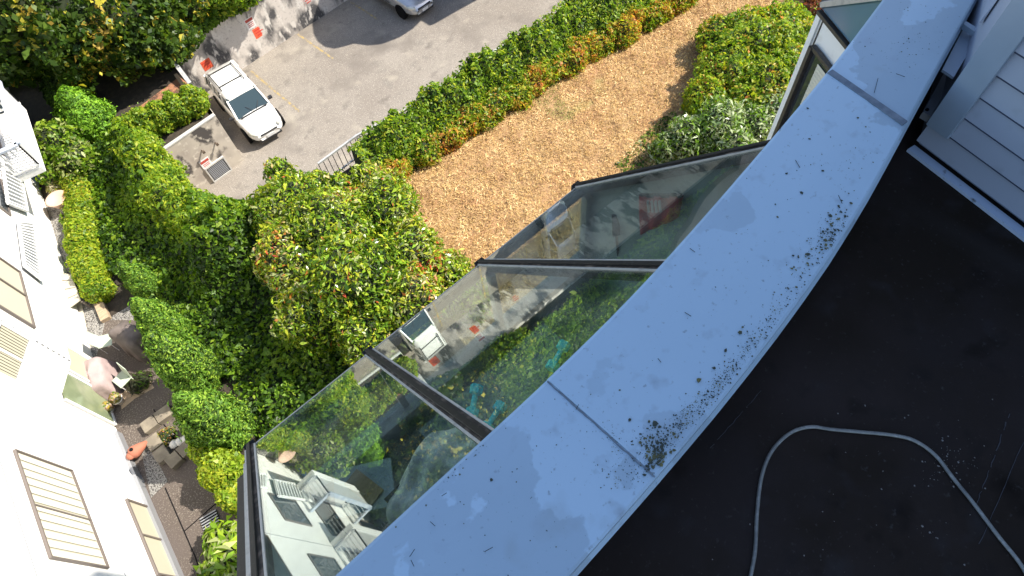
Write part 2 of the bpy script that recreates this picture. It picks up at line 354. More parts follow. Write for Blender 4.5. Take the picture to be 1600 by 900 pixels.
def segdist(P, line):
    best = np.full(len(P), 1e9)
    for a, b_ in zip(line[:-1], line[1:]):
        a = np.array(a[:2]); d = np.array(b_[:2])-a; t = np.clip(((P[:, :2]-a)@d)/(d@d), 0, 1); best = np.minimum(best, np.linalg.norm(P[:, :2]-(a+t[:, None]*d), axis=1))
    return best
def field(name, poly, hf, dens, size, asp, pal, seed=0, m='leaf', clump=2, jit=.9, depth=.14, lf=2.2, amp=.22, grid=.14, **k):
    """planting described by a height above the ground hf(P), with leaves over the whole surface and a twiggy inside"""
    pl = np.array([p[:2] for p in poly]); area = abs(sum(pl[i-1][0]*pl[i][1]-pl[i][0]*pl[i-1][1] for i in range(len(pl))))/2
    def hh(P2):
        P = np.column_stack([P2[:, :2], np.zeros(len(P2))]); b = hf(P); return np.maximum(.04, b*(1+amp*lump(P, lf, seed)+amp*.6*lump(P, lf*3.1, seed+1)))
    P2 = scatter(poly, int(area*dens*2.2), seed); e = .04
    gx = (hh(P2+[e, 0])-hh(P2-[e, 0]))/(2*e); gy = (hh(P2+[0, e])-hh(P2-[0, e]))/(2*e)
    r = np.random.default_rng(seed+2); wgt = np.sqrt(1+gx**2+gy**2); kp = r.random(len(P2)) < np.clip(wgt/3, .3, 1); P2, gx, gy = P2[kp], gx[kp], gy[kp]
    P = np.column_stack([P2, TZ+hh(P2)-depth*r.random(len(P2))**2+.16*r.random(len(P2))*((r.random(len(P2)) < .12) & (lump(np.column_stack([P2, 0*P2[:, 0]]), 6, 2) > .3))])
    Nn = np.column_stack([-gx, -gy, np.ones(len(P))]); Nn /= np.linalg.norm(Nn, axis=1)[:, None]
    V, Q, C = make_leaves(P, Nn, size, asp, pal, clump, jit, seed)
    lo, hi = pl.min(0), pl.max(0); nx, ny = int((hi[0]-lo[0])/grid)+1, int((hi[1]-lo[1])/grid)+1
    X, Y = np.meshgrid(lo[0]+np.arange(nx)*grid, lo[1]+np.arange(ny)*grid, indexing='ij'); GP = np.column_stack([X.ravel(), Y.ravel()]); ins = inpoly(GP, pl)
    GV = np.column_stack([GP, TZ+np.where(ins, hh(GP)-depth*1.1, -.3)]); T = []
    for i in range(nx-1):
        for j in range(ny-1):
            a = i*ny+j
            if ins[a] or ins[a+1] or ins[a+ny] or ins[a+ny+1]: T += [(a, a+ny, a+ny+1), (a, a+ny+1, a+1)]
    return quads_mesh(name, V, Q, C, np.array(T), GV, [M[m], M['core']], **k)

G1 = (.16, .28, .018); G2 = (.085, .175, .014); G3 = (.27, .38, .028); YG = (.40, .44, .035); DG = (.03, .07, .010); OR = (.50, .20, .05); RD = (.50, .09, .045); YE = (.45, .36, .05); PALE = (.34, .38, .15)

# ------------------------------------------------------------------ terrain, lot
TZ = 2.5
lot = [(1.5, 16.2), (5.2, 15.65), (16.4, 14.6), (45, 12.0), (45, 26.0), (4.95, 26.4), (4.2, 21.6), (1.5, 21.6)]
outer = [(-150, -60), (200, -60), (200, 250), (-150, 250)]
tv = [Vector((*p, TZ)) for p in outer+lot]
tri = tessellate_polygon([[Vector((*p, 0)) for p in outer], [Vector((*p, 0)) for p in lot]])
me = bpy.data.meshes.new('ground'); fs = []
for a, b_, c_ in tri:
    A, B, C_ = tv[a], tv[b_], tv[c_]
    fs.append((a, b_, c_) if (B-A).cross(C_-A).z > 0 else (a, c_, b_))
me.from_pydata(tv, [], fs); link('ground', me, M['soil'], kind='structure')
big = [(0.5, 15.0), (46, 11.5), (46, 27), (0.5, 27)]
me = bpy.data.meshes.new('parking_lot'); me.from_pydata([(*p, 0) for p in big], [], [(0, 1, 2, 3)]); link('parking_lot', me, M['asphalt'], kind='structure')
# yellow stall lines
for i, (a, b_, lb) in enumerate((((392, 111), (469, 175), 'faded yellow stall line right beside the white wagon'), ((465, 53), (521, 92), 'faded yellow stall line ending in the big shadow, up the lot from the wagon'), ((548, 3), (590, 30), 'yellow stall line inside the dark shadow beside the silver sedan'))):
    p, q = g(*a, .004), g(*b_, .004); t = (q-p).normalized()*.0; sdv = Vector((-(q-p).y, (q-p).x, 0)).normalized()*.05
    me = bpy.data.meshes.new('painted_line'); me.from_pydata([p-sdv, q-sdv, q+sdv, p+sdv], [], [(0, 1, 2, 3)]); link('painted_line', me, M['yellow'], kind='structure', label=lb)
# retaining walls
MB().bar((4.95, 26.52, 1.26), (45, 26.12, 1.26), .26, 2.62).build('retaining_wall', M['stained'], label='long dark-stained concrete retaining wall behind the parked cars, orange signs on it')
rw = bpy.data.objects['retaining_wall']; tag(rw, cat='wall')
sw = empty('vent_wall', (2.8, 21.6, 0), label='short pale concrete wall with a floor-level vent grille and a white sign', cat='wall')
MB().box((2.85, 21.7, 1.27), (2.7, .2, 2.58)).build('wall', M['concrete'], sw)
MB().box((2.85, 21.66, 2.60), (2.74, .15, .07)).build('wall_cap', M['curb'], sw, bevel=.01)
gm = MB(); gm.box((3.12, 21.585, .42), (.86, .05, .76))
for k in range(9): gm.box((3.12, 21.55, .13+k*.072), (.74, .03, .028), mi=1)
gm.build('vent_grille', [M['black'], M['greymetal']], sw)
fr = MB()
for a in ((3.12, .82, .9, .07), (3.12, .03, .9, .06)): fr.box((a[0], 21.56, a[1]), (a[2], .08, a[3]))
for x in (2.69, 3.55): fr.box((x, 21.562, .42), (.06, .075, .74))
fr.build('grille_frame', M['curb'], sw)
for x, z in ((3.02, 1.62), (3.62, 1.56)):
    MB().tube([(x, 21.62, z), (x, 21.42, z+.04)], .03, 8).box((x, 21.40, z+.05), (.1, .07, .1)).build('bracket', M['bark'], sw)
def plate_sign(name, c, w_, h_, kind, label, group, rz=0):
    r = empty(name, c, 0, label=label, cat='sign', group=group)
    x, y, z = c
    if kind == 'orange':
        MB().box((x, y, z), (w_, .02, h_)).build('sign_panel', M['orange'], r)
        t = MB()
        for k in range(3): t.box((x+(-.03, .02, 0)[k], y-.013, z+h_*(.28-.26*k)), (w_*(.6, .75, .5)[k], .006, h_*.1))
        t.build('lettering', M['signred'], r)
    else:
        MB().box((x, y, z), (w_, .02, h_)).build('sign_panel', M['signwhite'], r)
        t = MB().box((x, y-.013, z+h_*.3), (w_*.86, .006, h_*.24))
        for k in range(3): t.box((x, y-.013, z+h_*(.02-.16*k)), (w_*.66, .006, h_*.05))
        t.build('lettering', M['signink'], r)
    return r
plate_sign('parking_sign', (8.86, 26.36, 1.12), .52, .50, 'orange', 'orange square sign on the stained wall just below the white sign', 'orange stall signs on the retaining wall')
plate_sign('parking_sign', (6.06, 26.385, 1.14), .46, .48, 'orange', 'orange square sign on the wall behind the white wagon', 'orange stall signs on the retaining wall')
plate_sign('parking_sign', (11.70, 26.335, 1.14), .50, .46, 'orange', 'orange square sign on the wall near the top edge, closest to the big shadow', 'orange stall signs on the retaining wall')
plate_sign('notice_sign', (8.68, 26.36, 1.70), .44, .52, 'white', 'white sign with red lettering above an orange sign on the stained wall', 'white wall notices')
plate_sign('notice_sign', (2.86, 21.58, 1.0), .42, .48, 'white', 'white sign with a red heading above the vent grille on the concrete wall', 'white wall notices')
# return wall + cap rail left of the wagon
rt = empty('side_retaining_wall', (4.3, 21.6, 0), label='low concrete side wall of the sunken lot left of the white wagon, topped by a grey beam', cat='wall')
MB().bar((4.18, 21.9, 1.25), (4.82, 26.3, 1.25), .18, 2.5).build('wall', M['concrete'], rt)
MB().bar(g(265, 88, 3.1), g(298, 132, 2.75), .16, .2).build('beam', M['rail'], rt)
MB().bar(g(275, 117, 2.6), g(291, 140, 2.6), .14, .12).build('cap_plank', M['timber'], rt)

fw = MB().bar((1.5, 16.05, 1.24), (5.2, 15.53, 1.24), .2, 2.49).bar((5.2, 15.53, 1.24), (16.4, 14.48, 1.24), .2, 2.49).bar((16.4, 14.48, 1.24), (45, 11.9, 1.24), .2, 2.49).bar((1.42, 16.0, 1.24), (1.38, 21.6, 1.24), .2, 2.49)
fw.build('lot_edge_wall', M['concrete'], label='concrete wall dropping from the lawn side into the sunken parking lot under the guard rail', cat='wall')
# fence rail with pickets
fe = empty('guard_rail', (5.2, 15.6, TZ), label='grey metal guard rail with thin pickets poking out between photinia and hedge', cat='railing')
rp = [g(497, 256, 3.5), g(557, 212, 3.5), g(650, 163, 3.5), g(735, 100, 3.5), g(860, 32, 3.5), g(930, -10, 3.5)]
m_ = MB()
for a, b_ in zip(rp[:-1], rp[1:]): m_.bar(a, b_, .07, .07)
m_.build('top_rail', M['rail'], fe)
m_ = MB()
for a, b_ in zip(rp[:-1], rp[1:]): m_.bar(a-Vector((0, 0, .88)), b_-Vector((0, 0, .88)), .05, .05)
m_.build('bottom_rail', M['rail'], fe)
d = (rp[1]-rp[0])
for k in range(11):
    p = rp[0]+d*(k/8.5); MB().box((p.x, p.y, 3.0), (.022, .022, .95)).build('picket', M['plastic'], fe)
for a in rp[1:-1]: MB().box((a.x, a.y, 2.98), (.07, .07, .98)).build('post', M['rail'], fe)

# lawn
lawn = [g(*p, TZ)[:2] for p in ((590, 285), (605, 292), (692, 235), (790, 170), (890, 105), (990, 50), (1092, -7))]+[(30, 9.6), (30, 2.0), (6, 1.0), (3.5, 4.5), (4.2, 9.0)]
me = bpy.data.meshes.new('lawn'); tri = tessellate_polygon([[Vector((*p, 0)) for p in lawn]])
V3 = [Vector((*p, TZ+.004)) for p in lawn]; fs = [(a, b_, c_) if (V3[b_]-V3[a]).cross(V3[c_]-V3[a]).z > 0 else (a, c_, b_) for a, b_, c_ in tri]
me.from_pydata(V3, [], fs); link('lawn', me, M['lawn'], kind='structure')
def grass():
    P2 = scatter([p for p in lawn if p[0] < 31], 260000, 3); P2 = P2[P2[:, 1] > 3.5]
    n = len(P2); P = np.column_stack([P2, np.full(n, TZ+.03)]); r = np.random.default_rng(4)
    P[:, 2] += .045*(lump(P, 9, 2))+.04*lump(P, 3.5, 6)+.04*r.random(n)
    pal = [((.20, .115, .04), 1), ((.40, .25, .09), 2), ((.55, .36, .145), 3), ((.66, .46, .20), 3), ((.80, .61, .32), 2)]
    V, Q, C = make_leaves(P, np.tile([0, 0, 1.], (n, 1)), .095, .13, pal, 3.6, .9, 9, .1)
    # a few patches still green
    gz = lump(P, .9, 21); k = (gz > .95) & (r.random(n) < .6); C[k] = np.array([.20, .22, .05])*(.8+.5*r.random(k.sum()))[:, None]
    tag(quads_mesh('dry_grass', V, Q, C, mats=[M['dry']]), 'short dead tan grass covering the curved lawn strip', 'grass', kind='stuff')
grass()
# mulch strip + patio surfaces
def sheet(name, px, z, m, label=None, extra=()):
    pts = [g(*p, z)[:2] for p in px]+list(extra)
    me = bpy.data.meshes.new(name); tri = tessellate_polygon([[Vector((*p, 0)) for p in pts]]); V3 = [Vector((*p, z)) for p in pts]
    me.from_pydata(V3, [], [(a, b_, c_) if (V3[b_]-V3[a]).cross(V3[c_]-V3[a]).z > 0 else (a, c_, b_) for a, b_, c_ in tri])
    return link(name, me, m, kind='structure', label=label)
sheet('mulch_path', [(140, 225), (200, 180), (280, 120), (300, 135), (262, 160), (200, 200), (170, 235), (150, 260)], TZ+.004, M['redsoil'], 'strip of reddish bark mulch between dark tree and hedge')
sheet('dark_path', [(75, 300), (88, 290), (100, 330), (108, 400), (125, 450), (150, 480), (165, 500), (215, 470), (250, 560), (300, 640), (370, 700), (395, 760), (395, 1100), (150, 1100), (150, 700), (100, 500), (60, 350)], TZ+.004, M['gravel'], 'grey gravel and shaded soil path along the white building')
sheet('patio', [(165, 500), (215, 500), (245, 560), (290, 640), (345, 700), (375, 760), (372, 860), (380, 1000), (300, 1000), (258, 880), (225, 750), (165, 650), (150, 560)], TZ+.012, M['aggregate'], 'brown exposed aggregate patio between white building and cedars')
sheet('patio_slab', [(98, 470), (127, 470), (142, 545), (150, 600), (120, 590), (100, 500)], TZ+.016, M['patioc'], 'pale concrete strip beside the white wall')
sheet('patio_mat', [(188, 617), (228, 583), (241, 606), (212, 622), (190, 640)], TZ+.02, M['timber'], 'tan mat on the patio under the small plant')
sheet('gravel_patch', [(220, 700), (232, 690), (262, 752), (236, 778), (226, 730)], TZ+.02, M['gravel'], 'patch of grey pebbles against the planter blocks')
jm = MB()
for a, b_ in (((258, 762), (305, 870)), ((288, 830), (345, 780)), ((240, 640), (275, 690)), ((305, 870), (325, 930)), ((246, 700), (262, 672)), ((240, 470), (262, 560))):
    jm.bar(g(*a, TZ+.02), g(*b_, TZ+.02), .025, .012)
jm.build('paver_joints', M['black'], kind='structure', label='dark joints between the patio pavers')
drain = empty('drain_grate', g(326, 817, TZ), label='black slotted drain grate at the edge of the patio near the big-leaf plant', cat='grate')
a = g(313, 812, TZ+.03); b_ = g(338, 797, TZ+.03); dd = g(321, 836, TZ+.03)-a
MB().slab(a, a+dd, b_+dd, b_, .01).build('tray', M['black'], drain)
m_ = MB()
for k in range(7):
    q = k/6; m_.bar(a+dd*q+Vector((0, 0, .03)), b_+dd*q+Vector((0, 0, .03)), .03, .02)
m_.build('bars', M['greymetal'], drain)
# timber edging, planter of blocks
MB().bar(g(148, 456, TZ+.08), g(166, 500, TZ+.08), .28, .16).build('edging_beam', M['timber'], label='tan edging beam along the low hedge beside the patio', cat='edging')
pl = empty('block_planter', g(262, 700, TZ), label='angular garden planter of tan concrete blocks holding stones and small flowers', cat='planter')
def blk(a, b_, wd=.38):
    p, q = g(*a, TZ+.22), g(*b_, TZ+.22); MB().bar(p-Vector((0, 0, .11)), q-Vector((0, 0, .11)), wd, .24).build('block', M['block'], pl, bevel=.015)
for a, b_ in (((234, 682), (245, 699)), ((246, 701), (257, 718)), ((262, 726), (279, 710)), ((280, 709), (298, 692)), ((222, 670), (242, 655)), ((243, 654), (266, 638))): blk(a, b_)
foliage('flower_bed', [((*g(262, 684, TZ)[:2], TZ+.1), (.35, .3, .16))], 900, .05, .5, [(DG, 2), (G1, 2), (YE, 1.5), (OR, 1), ((.6, .5, .45), 1)], pl, seed=31)
for px in ((281, 690), (290, 686), (272, 694)):
    c = g(*px, TZ+.12); MB().lathe(c, [(.02, -.08), (.12, -.04), (.14, .02), (.08, .08), (.01, .1)], 9).build('stone', M['stone'], pl, True)

# ------------------------------------------------------------------ vegetation
HP = [(G1, 4), (G3, 3), (YG, 1.4), (G2, 2.5), (DG, 1)]
# guard-rail hedge
def along(P, step):
    out = []
    for a, b_ in zip(P[:-1], P[1:]):
        L_ = (b_-a).length; n = max(1, int(L_/step))
        for k in range(n): out.append(a.lerp(b_, k/n))
    return out
top = [g(548, 246, 3.5), g(585, 213, 3.6), g(650, 168, 3.6), g(740, 105, 3.7), g(850, 40, 3.7), g(880, 15, 3.7), g(975, -30, 3.7)]
lowl = [g(*p, TZ) for p in ((600, 305), (622, 290), (700, 238), (800, 172), (900, 108), (1000, 52), (1100, -6))]
def hhedge(P):
    a = segdist(P, [(p.x, p.y-.12) for p in top]); b_ = segdist(P, lowl)
    q = a/(a+b_); e_ = np.clip(b_/.35, 0, 1)
    return (1.42-.75*np.clip((q-.25)/.5, 0, 1))*e_**.6
pg = [(p.x, p.y+.12) for p in top]+[(p.x, p.y+.1) for p in lowl[::-1]]
field('hedge', pg, hhedge, 620, .115, .48, HP, seed=1, clump=2.4, lf=2.6, amp=.24, label='long bright green billowing hedge growing over the guard rail beside the lot', cat='hedge')
low = [g(*p, TZ) for p in ((622, 290), (700, 238), (800, 172), (900, 108), (1000, 52), (1100, -6))]
SP = [(G2, 1), (G1, 2.5), (G3, 2), (YG, 2.2), (YE, 2.6), ((.50, .30, .06), 1.6), (OR, 1.2)]
pts = along(low, 1.15); N_ = len(pts)
ordw = ['first', 'second', 'third', 'fourth', 'fifth', 'sixth', 'seventh', 'eighth', 'ninth', 'tenth', 'eleventh', 'twelfth', 'thirteenth', 'fourteenth', 'fifteenth', 'sixteenth', 'seventeenth', 'eighteenth', 'nineteenth', 'twentieth']
for k, p in enumerate(pts):
    c = (p.x+.0, p.y+.40)
    b3 = [((c[0]+random.uniform(-.25, .25)+dx, c[1]+random.uniform(-.12, .22), TZ+.25), (.62+.2*random.random(), .50+.16*random.random(), .50+.22*random.random())) for dx in (-.42, .05, .45)]
    foliage('low_shrub', b3, 640, .11, .45, SP, seed=100+k, clump=3, lumps=.30, lf=3.5, jit=1.1, depth=.4, label='%s low yellow-orange tipped shrub of the row along the lawn, counting from the photinia' % (ordw[k] if k < 20 else 'far'), cat='shrub', group='low shrubs between hedge and dry lawn')
# photinia (big)
ph = empty('photinia_tree', (*g(520, 470, TZ)[:2], TZ), label='large broad photinia with glossy green leaves and red tips left of the glass roof', cat='tree')
PP = [(DG, .6), (G2, 1.6), (G1, 2.4), (G3, 2.4), (YG, 2.2), (PALE, 1.6), ((.5, .38, .16), .35), (OR, .22), (RD, .12)]
def B(px, py, z, r): return (tuple(g(px, py, z)), r)
foliage('crown', [B(450, 330, 4.4, (1.15, 1.1, 1.1)), B(520, 360, 4.7, (1.3, 1.2, 1.3)), B(590, 330, 4.2, (1.2, 1.1, 1.1)), B(560, 440, 4.8, (1.35, 1.2, 1.4)), B(470, 410, 4.4, (1.1, 1.2, 1.3)), B(640, 400, 4.0, (1.1, 1.0, 1.0)), B(640, 470, 4.2, (1.1, 1.0, 1.1)), B(500, 490, 4.2, (1.1, 1., 1.2)), B(690, 430, 3.4, (.9, .8, .8)), B(575, 520, 4.0, (1.0, .9, 1.2)), B(720, 460, 3.2, (.8, .9, .7)), B(575, 285, 3.4, (.7, .6, .7)), B(530, 300, 3.5, (.7, .6, .7)), B(440, 275, 3.7, (.45, .4, .6)), B(497, 290, 3.5, (.5, .4, .7))],
        430, .14, .36, PP, ph, lumps=.28, lf=2.6, seed=5, clump=1.6, jit=1.1, m='gloss', depth=.45)
b0 = g(520, 470, TZ)
tr = MB()
for dx, dy, h_ in ((0, 0, 2.4), (.5, .3, 2.1), (-.4, .4, 2.0), (.2, -.5, 1.9)): tr.tube([(b0.x, b0.y, TZ-.1), (b0.x+dx*.4, b0.y+dy*.4, TZ+h_*.5), (b0.x+dx*1.5, b0.y+dy*1.5, TZ+h_)], [.09, .06, .03], 7)
tr.build('trunk', M['bark'], ph, True)
# sunlit hedge around the lot corner
LP = [(G1, 3), (G3, 3.5), (YG, 2.6), ((.18, .30, .03), 2), (G2, 1.2)]
ridge = [g(203, 208, 3.9), g(207, 222, 4.9), g(234, 262, 5.0), g(272, 300, 4.9), g(308, 338, 4.7), g(336, 370, 4.4)]
bl = [((p.x-.1+random.uniform(-.12, .12), p.y+random.uniform(-.1, .1), TZ+1.0), (.60+.22*random.random(), .6, (p.z-TZ-1.0)*random.uniform(.85, 1.12))) for p in along(ridge, .5)]
foliage('hedge', bl, 620, .115, .4, LP, seed=6, clump=2.6, lumps=.24, lf=4.0, depth=.35, jit=.9, label='tall sunlit yellow-green hedge running down the left edge of the sunken lot', cat='hedge')
bl = [((p.x, p.y+.22, TZ+.5), (.55, .50, .72)) for p in along([g(205, 200, 3.3), g(250, 175, 3.4), g(300, 154, 3.3), g(322, 152, 3.2)], .5)]
foliage('hedge', bl, 900, .10, .5, LP, seed=7, clump=3, lumps=.2, lf=5, label='bushy green hedge behind the white cap of the vent wall', cat='hedge')
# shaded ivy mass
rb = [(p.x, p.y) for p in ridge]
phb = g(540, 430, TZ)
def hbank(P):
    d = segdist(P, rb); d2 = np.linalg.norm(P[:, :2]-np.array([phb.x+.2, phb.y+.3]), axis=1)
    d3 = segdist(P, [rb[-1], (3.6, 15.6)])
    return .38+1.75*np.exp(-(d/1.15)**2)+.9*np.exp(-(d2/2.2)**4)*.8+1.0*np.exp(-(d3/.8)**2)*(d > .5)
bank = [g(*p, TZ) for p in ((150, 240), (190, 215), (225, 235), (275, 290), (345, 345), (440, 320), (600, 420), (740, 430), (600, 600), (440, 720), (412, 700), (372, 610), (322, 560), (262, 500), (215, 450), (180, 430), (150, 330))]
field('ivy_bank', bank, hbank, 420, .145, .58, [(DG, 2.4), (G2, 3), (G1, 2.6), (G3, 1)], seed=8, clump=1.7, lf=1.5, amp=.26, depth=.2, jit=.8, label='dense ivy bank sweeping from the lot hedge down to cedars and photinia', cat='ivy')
carpet('ground_ivy', [g(*p, TZ)[:2] for p in ((112, 310), (150, 262), (190, 235), (218, 222), (215, 260), (150, 330), (125, 340), (118, 380), (100, 350))], 500, .10, .6, [(G1, 3), (YG, 2), (G3, 2), (G2, 1)], h=.4, seed=9, label='bright ivy at the far end of the garden path beside the pale shrub', cat='ground cover')
# low hedge along path
bl = [((p.x, p.y, TZ+.3), (.5, .5, .62)) for p in along([g(126, 330, 2.9), g(128, 385, 2.9), g(142, 430, 2.9), g(158, 470, 2.9)], .45)]
foliage('hedge', bl, 1000, .085, .55, [(G3, 3), (YG, 2.6), (G1, 2), (G2, 1)], seed=10, clump=3, label='narrow low yellow-green hedge along the gravel path of the white building', cat='hedge')
bl = [((p.x, p.y, TZ+.25), (.5, .5, .55)) for p in along([g(108, 268, 2.9), g(122, 300, 2.9), g(128, 330, 2.9)], .45)]
foliage('shrub', bl, 900, .085, .55, [(G3, 3), (YG, 2.6), (YE, 1), (G1, 2), (G2, 1)], seed=12, clump=3, label='yellowish ground shrub between the open pale shrub and the low path hedge', cat='shrub')
# columnar cedars
CP = [((.14, .28, .025), 3), ((.08, .18, .018), 3), ((.26, .40, .04), 2), ((.035, .08, .012), 1.2)]
def cedar(base, topp, r, label, pal=CP, seed=0, sz=.085, group='cedars along the patio', asp=.35, dens=1500, m='needle'):
    b0 = g(*base, TZ); d_ = np.array([b0.x, b0.y]); best = min((abs(np.linalg.norm(np.array(g(*topp, z)[:2])-d_)), z) for z in np.arange(TZ+.6, 9, .1)); zt = best[1]
    tp = g(*topp, zt); c0 = ((b0.x+tp.x)/2, (b0.y+tp.y)/2); h = zt-TZ
    e = empty('cedar', (c0[0], c0[1], TZ), label=label, cat='cedar', group=group)
    foliage('foliage', [((c0[0], c0[1], TZ+h*.40), (r, r, h*.46)), ((c0[0], c0[1], TZ+h*.28), (r*1.05, r*1.05, h*.32)), ((c0[0], c0[1], TZ+h*.74), (r*.58, r*.58, h*.26)), ((c0[0]+.03, c0[1], TZ+h*.92), (r*.3, r*.3, h*.14))], dens, sz, asp, pal, e, lumps=.16, lf=6, seed=seed, clump=4, jit=.5, m=m)
    MB().tube([(*c0, TZ-.1), (*c0, TZ+h*.5)], [.09, .05], 8).build('trunk', M['bark'], e)
    return zt
zs = []
zs.append(cedar((228, 462), (196, 405), .42, 'small rounded cedar at the head of the row beside the grey covered item', seed=20))
zs.append(cedar((278, 535), (215, 470), .55, 'second cedar of the patio row, beside the grey covered item', seed=21))
zs.append(cedar((318, 602), (240, 520), .66, 'bushy cedar of the patio row between mat and ivy bank', seed=22))
zs.append(cedar((362, 690), (290, 612), .72, 'large bright cedar of the patio row above the planter blocks', seed=23))
foliage('laurel_shrub', [B(350, 735, 3.1, (.55, .6, .75)), B(368, 775, 2.9, (.45, .5, .6)), B(330, 700, 3.2, (.5, .5, .6))], 900, .10, .55, [(YG, 3), (G3, 3), (G1, 2), ((.3, .4, .04), 2)], seed=24, clump=4, jit=.8, label='yellow-green small-leaf laurel at the end of the cedar row beside the glass roof', cat='shrub')
foliage('rhododendron', [B(352, 850, 2.9, (.5, .55, .5)), B(345, 890, 2.9, (.5, .5, .45)), B(370, 910, 2.9, (.5, .5, .45))], 130, .30, .3, [(G1, 3), (G3, 2), (PALE, 2)], seed=25, clump=3, jit=.6, m='gloss', label='long-leaved rhododendron beside the drain grate', cat='shrub')
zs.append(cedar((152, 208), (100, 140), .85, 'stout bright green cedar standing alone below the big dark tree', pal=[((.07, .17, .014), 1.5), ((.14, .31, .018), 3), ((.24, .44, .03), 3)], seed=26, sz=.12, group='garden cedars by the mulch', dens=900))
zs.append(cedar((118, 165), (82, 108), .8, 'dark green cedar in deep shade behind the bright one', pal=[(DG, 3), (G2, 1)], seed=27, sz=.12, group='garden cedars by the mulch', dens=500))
print('cedar tops', zs)
# open pale shrub
foliage('shrub', [B(90, 222, 3.5, (.8, .7, .8)), B(75, 240, 3.3, (.7, .7, .7)), B(120, 250, 3.2, (.8, .8, .7)), B(60, 225, 3.4, (.5, .5, .6)), B(95, 262, 3.0, (.8, .7, .6))], 260, .15, .45, [(PALE, 3), (G1, 3), (G3, 2), (G2, 2)], seed=28, lumps=.3, lf=5, clump=3, jit=.9, depth=.4, label='open airy pale green shrub at the corner of the white building', cat='shrub')
# big trees
def tree(name, label, blobs, base, dens, size, pal, seed, group='trees beyond the lot', **k):
    e = empty(name, (*base, TZ), label=label, cat='tree', group=group)
    foliage('crown', blobs, dens, size, .6, pal, e, seed=seed, lumps=.36, lf=2.4, clump=1.3, jit=1.0, depth=.5, **k)
    c = np.mean([b[0] for b in blobs], 0); t = MB().tube([(*base, TZ-.2), (base[0]*.7+c[0]*.3, base[1]*.7+c[1]*.3, TZ+(c[2]-TZ)*.5), tuple(c)], [.25, .18, .08], 9)
    for b_ in blobs[:5]: t.tube([(base[0]*.7+c[0]*.3, base[1]*.7+c[1]*.3, TZ+(c[2]-TZ)*.5), b_[0]], [.1, .03], 6)
    t.build('trunk', M['bark'], e, True)
BT = [((.05, .10, .012), 3.5), ((.075, .13, .015), 3), ((.10, .16, .02), 1.6), (DG, 2), ((.55, .48, .06), .9), ((.40, .28, .05), .4)]
tree('maple_tree', 'big dense maple with yellowing leaves filling the top left corner', [B(60, 30, 6, (2.3, 2.0, 1.7)), B(135, 20, 5.6, (2.3, 2., 1.8)), B(215, 20, 4.6, (1.9, 1.7, 1.5)), B(262, 5, 3.9, (1.4, 1.3, 1.3)), B(120, 55, 4.8, (1.8, 1.5, 1.3)), B(190, 75, 4.2, (1.3, 1.2, 1.1)), B(40, 70, 5, (1.7, 1.4, 1.2)), B(262, 60, 3.6, (1.1, 1.1, .9)), B(20, -10, 7, (2.5, 2, 2)), B(280, 50, 3.3, (.7, .7, .7)), B(190, -20, 5.4, (2.2, 2, 1.6)), B(90, 75, 4.6, (1.1, .9, .9))],
     (3.5, 30), 170, .20, BT, 30)
tree('hazel_tree', 'lighter green bush overhanging the end of the stained retaining wall', [B(312, -8, 3.5, (1.2, 1.1, 1.1)), B(282, 28, 3.2, (.8, .8, .8)), B(305, 14, 3.2, (.7, .7, .7))], (7.6, 28.6), 260, .16, [(G1, 3), (G3, 2.5), (YG, 1.5), (PALE, 1), (G2, 2)], 32)
bl = [((p.x, p.y+.5, TZ+.3), (.8, .6, .6)) for p in along([g(278, 92, 2.8), g(315, 45, 2.8), g(370, 10, 2.8), g(410, -16, 2.8)], .7)]
foliage('ivy_hedge', bl, 500, .12, .6, [(DG, 3), (G2, 3), (G1, 2)], seed=33, label='dark ivy spilling along the top of the stained retaining wall', cat='hedge', lumps=.25)
tree('ash_tree', 'bright leafy tree behind the retaining wall, cut by the top edge of the photo', [B(375, -30, 3.5, (1.3, 1.2, 1.1)), B(350, -15, 3.5, (1.0, .9, .9)), B(390, -8, 3.0, (.6, .5, .5))], (11.5, 31), 260, .16, [(G1, 3), (G3, 2.5), (YG, 1), (G2, 2)], 34)
carpet('undergrowth', [(5.6, 26.8), (34, 25.9), (34, 37), (1, 37), (-1, 30), (2, 27.5)], 120, .26, .55, [(G2, 3), (G1, 3), (DG, 2), (G3, 1.5)], h=1.1, seed=61, hf=.9, label='leafy undergrowth on the bank behind the stained retaining wall', cat='undergrowth')
# shrubs near our building right
foliage('shrub', [B(1130, 60, 3.1, (1.0, .9, .7)), B(1100, 160, 3.2, (.8, .7, .9)), B(1180, 70, 3.3, (1.6, 1.3, 1.0)), B(1140, 110, 3.2, (1.3, 1.1, .9)), B(1220, 60, 3.3, (1.5, 1.3, .9)), B(1200, 130, 3.2, (1.4, 1.1, .9)), B(1230, 110, 3.2, (1.4, 1.2, .9)), B(1120, 150, 2.9, (.8, .8, .6)), B(1165, 160, 3.0, (.9, .8, .8))], 420, .12, .5, [(G1, 3), (G3, 3), (YG, 2.2), (G2, 1.5), (OR, .3), (YE, .8)], seed=40, clump=3, lumps=.25, lf=4, label='large sunlit yellow-green shrub mound on the lawn against the building', cat='shrub')
foliage('shrub', [B(1120, 200, 3.3, (.95, .8, 1.1)), B(1075, 218, 3.1, (.75, .7, .9)), B(1170, 195, 3.0, (.9, .8, .75)), B(1200, 180, 3.0, (.9, .8, .75)), B(1140, 235, 3.0, (1.0, .8, .9)), B(1040, 232, 2.9, (.55, .5, .7))], 300, .16, .3, [((.42, .48, .28), 2.8), ((.22, .31, .12), 3), (G1, 2), (G2, 2)], seed=41, clump=5, lumps=.25, lf=5, m='gloss', jit=.9, label='silvery green long-leaved shrub in front of the yellow-green mound', cat='shrub')
